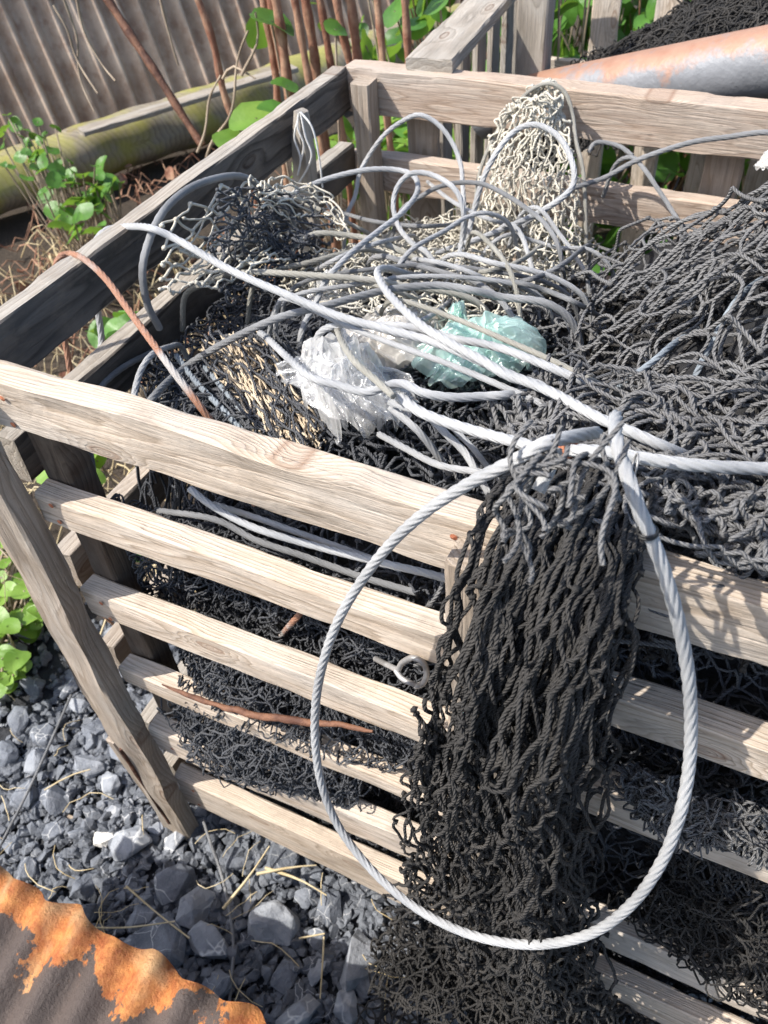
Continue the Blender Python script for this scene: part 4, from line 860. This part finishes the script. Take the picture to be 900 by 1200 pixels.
# ivy / bindweed left of crate
lf = []
def plants_at(lst, z, mat, size, label, seed, group=None, cat='plant', face=.9, name='climbing_plant'):
    pts = np.array([at(px+dx, py+dy, 'z', z+dz) for px, py, k, sp in lst for dx, dy, dz in [(random.gauss(0, sp), random.gauss(0, sp), random.uniform(-.05, .05)) for _ in range(k)]])
    c = pts.mean(0); c[2] = 0; return plant(name, label, c, 0, None, size, mat, seed, cat, group, pts=pts, face=face)
plants_at([(40, 180, 16, 16), (60, 205, 14, 14), (25, 165, 10, 14), (90, 210, 8, 12)], .42, M_leaf, .030, 'small-leaved ivy climbing over the left end of the log', 81)
plants_at([(100, 230, 10, 14), (115, 245, 10, 12), (75, 250, 5, 12), (95, 265, 6, 9), (125, 215, 7, 12)], .35, M_leaf, .042, 'heart-leaved bindweed sprawling below the log', 82)
plants_at([(88, 262, 1, 1)], .45, M_leaf, .06, 'single large heart-shaped leaf below the ivy', 83)
plants_at([(130, 385, 5, 12), (145, 378, 5, 10), (132, 400, 2, 6)], .45, M_leaf, .040, 'bright green leaves seen under the dark side board', 84)
plants_at([(85, 555, 9, 14), (75, 548, 6, 12), (100, 562, 4, 8)], .3, M_leafy, .042, 'green leaves showing through the front left corner gap', 85)
plants_at([(128, 655, 6, 10), (120, 665, 3, 8)], .3, M_leafd, .04, 'dark leaves showing through the second gap of the front slats', 86)
pts = []
rg2 = np.random.default_rng(4)
for _ in range(95):
    px, py = rg2.uniform(-30, 48), rg2.uniform(615, 815)
    if px > 55-(abs(py-690)/4) : continue
    pts.append(at(px, py, 'z', rg2.uniform(.02, .12)))
plant('pennywort', 'bright round-leaved creeper growing over the rocks left of the crate', (-.75, .22, 0), 0, None, .030, M_leafy, 90, pts=np.array(pts), face=.5)
# big leaves by the stems
bigs = [((318, 24), 1.45, .075, 'large green leaf standing against the iron fence', M_leaf), ((393, 34), 1.42, .055, 'folded green leaf among the dead stems', M_leaf), ((300, 138), 1.30, .060, 'pale green leaf behind the side board top', M_leafy),
        ((272, 165), 1.25, .055, 'yellow-green leaf low behind the side board', M_leafy), ((335, 100), 1.4, .035, 'small leaf on the mossy log', M_leaf), ((325, 130), 1.3, .045, 'green leaf just left of the crate corner', M_leaf), ((515, 5), 1.6, .05, 'green leaf above the crate back near the grey rail', M_leaf)]
for (pp_, y, s, lab, mt) in bigs:
    c = at(*pp_, 'y', y); r = plant('leafy_shoot', lab, (c[0]+.01, y+.02, 0), 0, None, s, mt, int(s*1000)+pp_[0], pts=np.array([c]), face=.5, cat='leaf')
# undergrowth behind crate back-left corner, seen under the top boards
for k, (px, py, n_, sp, z, sz) in enumerate([(380, 170, 14, 20, .55, .05), (372, 195, 10, 14, .5, .05), (470, 160, 14, 18, .6, .05), (455, 175, 10, 16, .6, .05), (540, 175, 14, 25, .55, .05), (430, 165, 8, 10, .5, .045)]):
    plants_at([(px, py, n_, sp)], z, M_leafy if k % 2 == 0 else M_leaf, sz, ['bright leaves in the back left corner gap', 'leaves low behind the wooden stake', 'leaves framed by the thin rope arch', 'broad leaves left of the rope arch', 'leaves right of the rope arch behind the back boards', 'small leaves beside the corner post'][k], 100+k, face=.6)
# dark bushes behind the second crate
for k, (x, y, z) in enumerate([(-.55, 2.9, .6), (-.15, 2.7, .65), (.25, 2.9, .7), (.65, 2.7, .65), (1.05, 2.9, .7), (-.3, 2.2, .35), (1.5, 2.7, .6), (0.0, 2.15, .3)]):
    rgk = np.random.default_rng(130+k); n_ = 240; d = rgk.normal(size=(n_, 3)); pts = np.array([x, y, z])+d*np.array([.24, .2, .33]); pts[:, 2] = np.abs(pts[:, 2])
    plant('bush', ['shadowy bush at the far left behind the stems', 'dark bush behind the grey rail', 'dark bush behind the square post', 'bush behind the pale far posts', 'bush above the black net bundle', 'low bush left of the second crate', 'bush at the far right beyond the pipe', 'low bush under the grey rail'][k],
          (x, y, 0), 0, None, .055, M_leaf if k % 2 else M_leafd, 140+k, pts=pts, cat='bush', face=1.4)
# dry grass, twigs (uncountable)
def straw(n, xr, yr, L, r, seed, mat, name, label, zf=.0, lift=.06):
    rg = np.random.default_rng(seed); x = rg.uniform(*xr, n); y = rg.uniform(*yr, n); a = rg.uniform(0, 6.28, n); P = np.zeros((n, 6, 3)); ln_ = L*(.5+rg.random(n)); bend = rg.normal(size=n)*.6
    for k in range(6):
        t = k/5; P[:, k, 0] = x+np.cos(a+bend*t)*ln_*t; P[:, k, 1] = y+np.sin(a+bend*t)*ln_*t; P[:, k, 2] = zf+.01+lift*np.sin(t*3.0)*rg.random(n)+lift*rg.random()*.2
    V, F, U = tubes(P, r*(.6+.6*rg.random((n, 1))), 4); return tag(mk(name, V, F, mat, uv=U), label, 'dry grass', kind='stuff')
straw(420, (-1.9, -.15), (.35, 1.9), .22, .0020, 1, M_straw, 'dry_grass', 'dead straw-coloured grass on the ground behind the side of the crate', .0, .16)
straw(260, (-2.2, .3), (1.0, 2.9), .25, .003, 2, M_stem, 'leaf_litter', 'brown dead twigs and litter at the foot of the log', .0, .12)
# dead leaves
rgd = np.random.default_rng(6); pts = np.array([[rgd.uniform(-2.0, -.2), rgd.uniform(.8, 2.4), rgd.uniform(.02, .12)] for _ in range(160)])
V, F = inst(LT[0], LT[1], rmats(pts, rgd.uniform(.015, .035, 160), 3, 7)); tag(mk('dead_leaves', V, F, M_stem), 'curled brown dead leaves scattered behind the crate', 'dead leaves', kind='stuff')
# thin dead vine tangles on the iron fence
for k, s in enumerate(['72,-5,y1.5 88,50,y1.5 92,90,y1.48 112,130,y1.46', '85,-5,y1.5 100,40,y1.5 118,75,y1.5 135,95,y1.48', '60,0,y1.5 82,35,y1.5 95,70,y1.5 118,110,y1.45', '195,0,y1.5 205,40,y1.5 212,75,y1.5', '225,175,y1.36 235,150,y1.36 245,115,y1.4 262,90,y1.4', '240,190,y1.36 246,160,y1.36 262,130,y1.36 275,85,y1.4 290,40,y1.4', '262,100,y1.4 275,84,y1.4 300,92,y1.4', '285,95,y1.4 300,60,y1.42 298,20,y1.42']):
    stick(s, .004, .0025, M_twig, 'dead_vine', ['leftmost thin dead vine hanging on the iron fence', 'second thin vine on the iron fence, curving right', 'thin vine crossing the two leftmost ones on the fence', 'short thin vine hanging alone on the middle of the fence', 'dead vine rising from the foot of the leaning cane', 'long dead vine climbing from the log to the big green leaf', 'small dead twig bridging two vines above the log', 'thin vine running up toward the top of the fence by the big leaf'][k], 'vine', 5, .012, 'thin dead vines on the fence', k)

# ================================================================ SECOND CRATE, NETS AND PIPE BEHIND
c2 = thing('wooden_crate', 'second timber crate with upright slats and a flat grey rail, behind the first', 'crate', (.65, 1.5, 0))
board('rail', at(503, 76, 'z', 1.13), at(640, -70, 'z', 1.13), (1, 0, 0), .085, .022, M_grey, c2, seed=201)
rA, rB = at(503, 76, 'z', 1.10), at(640, -70, 'z', 1.10)
for k in range(9):
    t = .05+k*.125; p = rA*(1-t)+rB*t+np.array([.015, 0, 0]); board('upright_slat', (p[0], p[1], 0), (p[0], p[1], 1.112), (0, 1, 0), .045, .016, M_grey, c2, seed=210+k)
pp = at(625, 60, 'y', 1.33); board('post', (pp[0], 1.33, 0), (pp[0]-.0, 1.33, 1.26), (1, 0, 0), .062, .05, M_grey, c2, seed=221)
for k, (px, wd) in enumerate(((710, .07), (784, .065), (860, .065), (940, .065))):
    q = at(px, 15, 'y', 1.95); board('upright_slat', (q[0], 1.95, 0), (q[0], 1.95, 1.25), (1, 0, 0), wd, .02, M_wood, c2, seed=230+k)
board('rail', (.0, 1.97, .8), (1.6, 1.97, .8), (0, 0, 1), .07, .02, M_wood, c2, seed=240)
def H2(x, y):
    x = np.asarray(x, float); y = np.asarray(y, float); t = np.clip((x-.20)/.5, 0, 1); return .92+.29*t**.8-.9*np.abs(y-1.5)**2+.0*x
V2 = []
X, Y = np.meshgrid(np.linspace(.2, 1.5, 50), np.linspace(1.18, 1.85, 30)); Z = H2(X, Y)-.012+sn(np.stack([X, Y], -1), 25, 3, 1)[..., 0]*.012
i = np.arange(29)[:, None]*50+np.arange(49)[None]; F = np.stack([i, i+1, i+51, i+50], -1).reshape(-1, 4)
n2 = thing('fishing_net', 'dense black net bundle lying under the rusty pipe in the second crate', 'fishing net', (.8, 1.5, .6))
mk('filler_core', np.stack([X, Y, Z], -1).reshape(-1, 3), F, M_core, n2)
netobj('netting', [pile(.85, 1.5, 1.3, .66, .1, .024, .0018, .009, 580, (.03, .012), .0, .008, lambda P: (P[:, 0] > .2) & (P[:, 1] > 1.16), H2), curls(700, (.2, 1.2, 1.2, 1.8), H2, .0018, .16, 581, zoff=.006, curl=.2)], M_rope, None, parent=n2)
def pipemat():
    m, n, l, b = newmat('rusting_galvanised_pipe'); v = n.new('ShaderNodeTexCoord').outputs['Object']
    uv = n.new('ShaderNodeTexCoord').outputs['UV']; sp = n.new('ShaderNodeSeparateXYZ'); l.new(uv, sp.inputs[0])
    base = mix(n, l, noise(n, l, 30, 5, v), (.13, .135, .145), (.25, .257, .27))
    so_ = n.new('ShaderNodeSeparateXYZ'); l.new(v, so_.inputs[0])
    hz = math_(n, l, 'SUBTRACT', so_.outputs[2], math_(n, l, 'ADD', math_(n, l, 'MULTIPLY', so_.outputs[0], float(dp[2]/dp[0])), float(p0[2]-p0[0]*dp[2]/dp[0])))
    f = math_(n, l, 'ADD', noise(n, l, 14, 6, v, .7), math_(n, l, 'MULTIPLY', math_(n, l, 'SUBTRACT', hz, .028), 6.0))
    c = mix(n, l, ramp(n, l, f, [(.46, (0,)*3), (.62, (1,)*3)]), base, mix(n, l, noise(n, l, 40, 4, v), (.25, .115, .07), (.36, .225, .155)))
    l.new(c, b.inputs[0]); b.inputs['Roughness'].default_value = .55; b.inputs['Metallic'].default_value = .15
    bump(n, l, noise(n, l, 120, 4, v), .6, .002, b); return m
p1, p0 = at(905, 72, 'y', 1.18), at(640, 118, 'y', 1.30); dp = p1-p0
S = np.array([p0+dp*t for t in np.linspace(-.35, 1.9, 40)])
V, F, U = tubes(S, .056, 40); pipe = tag(mk('metal_pipe', V, F, pipemat(), uv=U), 'rusty galvanised pipe lying across the black net behind the crate', 'pipe')

# ================================================================ FOREGROUND RUSTY SHEET, CORDS, STALKS
def rustsheet():
    m, n, l, b = newmat('flaking_rust_sheet'); v = n.new('ShaderNodeTexCoord').outputs['Object']
    sp = n.new('ShaderNodeSeparateXYZ'); l.new(v, sp.inputs[0])
    base = mix(n, l, noise(n, l, 10, 4, v), (.055, .04, .034), (.115, .085, .07))
    edge = math_(n, l, 'MAXIMUM', math_(n, l, 'MULTIPLY', math_(n, l, 'ADD', sp.outputs[1], .375), 5.0), -.2)
    f = math_(n, l, 'ADD', math_(n, l, 'ADD', math_(n, l, 'MULTIPLY', noise(n, l, 9, 7, v, .68), 1.9), -.42), edge)
    rust = mix(n, l, ramp(n, l, noise(n, l, 45, 6, v, .75), [(.35, (0,)*3), (.68, (1,)*3)]), (.33, .085, .018), (.62, .26, .07))
    rust = mix(n, l, ramp(n, l, noise(n, l, 9, 3, v), [(.55, (0,)*3), (.66, (.8,)*3)]), rust, (.52, .33, .16))
    c = mix(n, l, ramp(n, l, f, [(.60, (0,)*3), (.64, (1,)*3)]), base, rust); l.new(c, b.inputs[0]); b.inputs['Roughness'].default_value = .6
    bump(n, l, noise(n, l, 110, 6, v, .75), 1, .006, b); return m
e0 = at(-30, 1000, 'z', .42); e1 = at(310, 1195, 'z', .42)
ux = (e1-e0)/np.linalg.norm(e1-e0)
corrugated(e0-ux*.25, ux, (-.02, -1, -.18), 1.0, .5, .062, .010, rustsheet(), 'corrugated_sheet', 'flaking orange-rusted corrugated sheet in the near bottom left corner', 75, ragged=.006)
tag(board('timber_bearer', tuple(e0-ux*.2+np.array([0, -.3, -.25])), tuple(e1+ux*.2+np.array([0, -.3, -.25])), (0, 0, 1), .30, .08, M_grey, None, seed=250), 'timber bearer standing under the rusty corrugated sheet', 'timber')
W('238,960,y-.005 246,985,z.06 258,1020,z.03 268,1065,z.03 273,1110,z.02 270,1150,z.02 266,1200,z.02', 'thin grey cord trailing from the crate foot over the gravel', M_wired, .0038, 'cord', 'cord', lay=.04, K=14)
W('84,815,z.03 60,870,z.03 35,925,z.03 15,965,z.03 -8,1010,z.03', 'thin grey cord lying on the rocks left of the crate', M_wired, .0038, 'cord', 'cord', lay=.04, K=14)
for k, (s, lab) in enumerate([('262,1065,z.05 290,1030,z.06 315,992,z.06', 'thick straw stalk slanting up to the bottom slat'), ('300,1025,z.06 340,1017,z.06 370,1014,z.05', 'straw stalk lying level on the gravel'), ('310,1018,z.05 350,1032,z.05 382,1050,z.04', 'straw stalk pointing down right from the others'),
        ('65,1083,z.08 100,1087,z.07 150,1088,z.06 205,1081,z.05', 'long dry stalk lying over the dark rocks by the rusty sheet'), ('148,1037,z.06 185,1070,z.05 222,1100,z.05', 'straight straw crossing the long stalk'), ('380,1095,z.05 379,1120,z.04 376,1170,z.04', 'upright straw near the black net tail'), ('350,1100,z.05 380,1094,z.05', 'short straw by the upright one'), ('52,925,z.05 80,908,z.05 105,900,z.05', 'thin straw on the rocks left of the crate post')]):
    stick(s, .0032 if k < 3 else .0018, .0014, M_straw, 'straw_stalk', lab, 'straw', 5, .002, seed=k)
straw(90, (-.6, .55), (-.5, .1), .07, .0009, 3, M_straw, 'loose_straw', 'fine bits of straw caught between the rocks', .02, .02)

scn.render.engine = 'CYCLES'
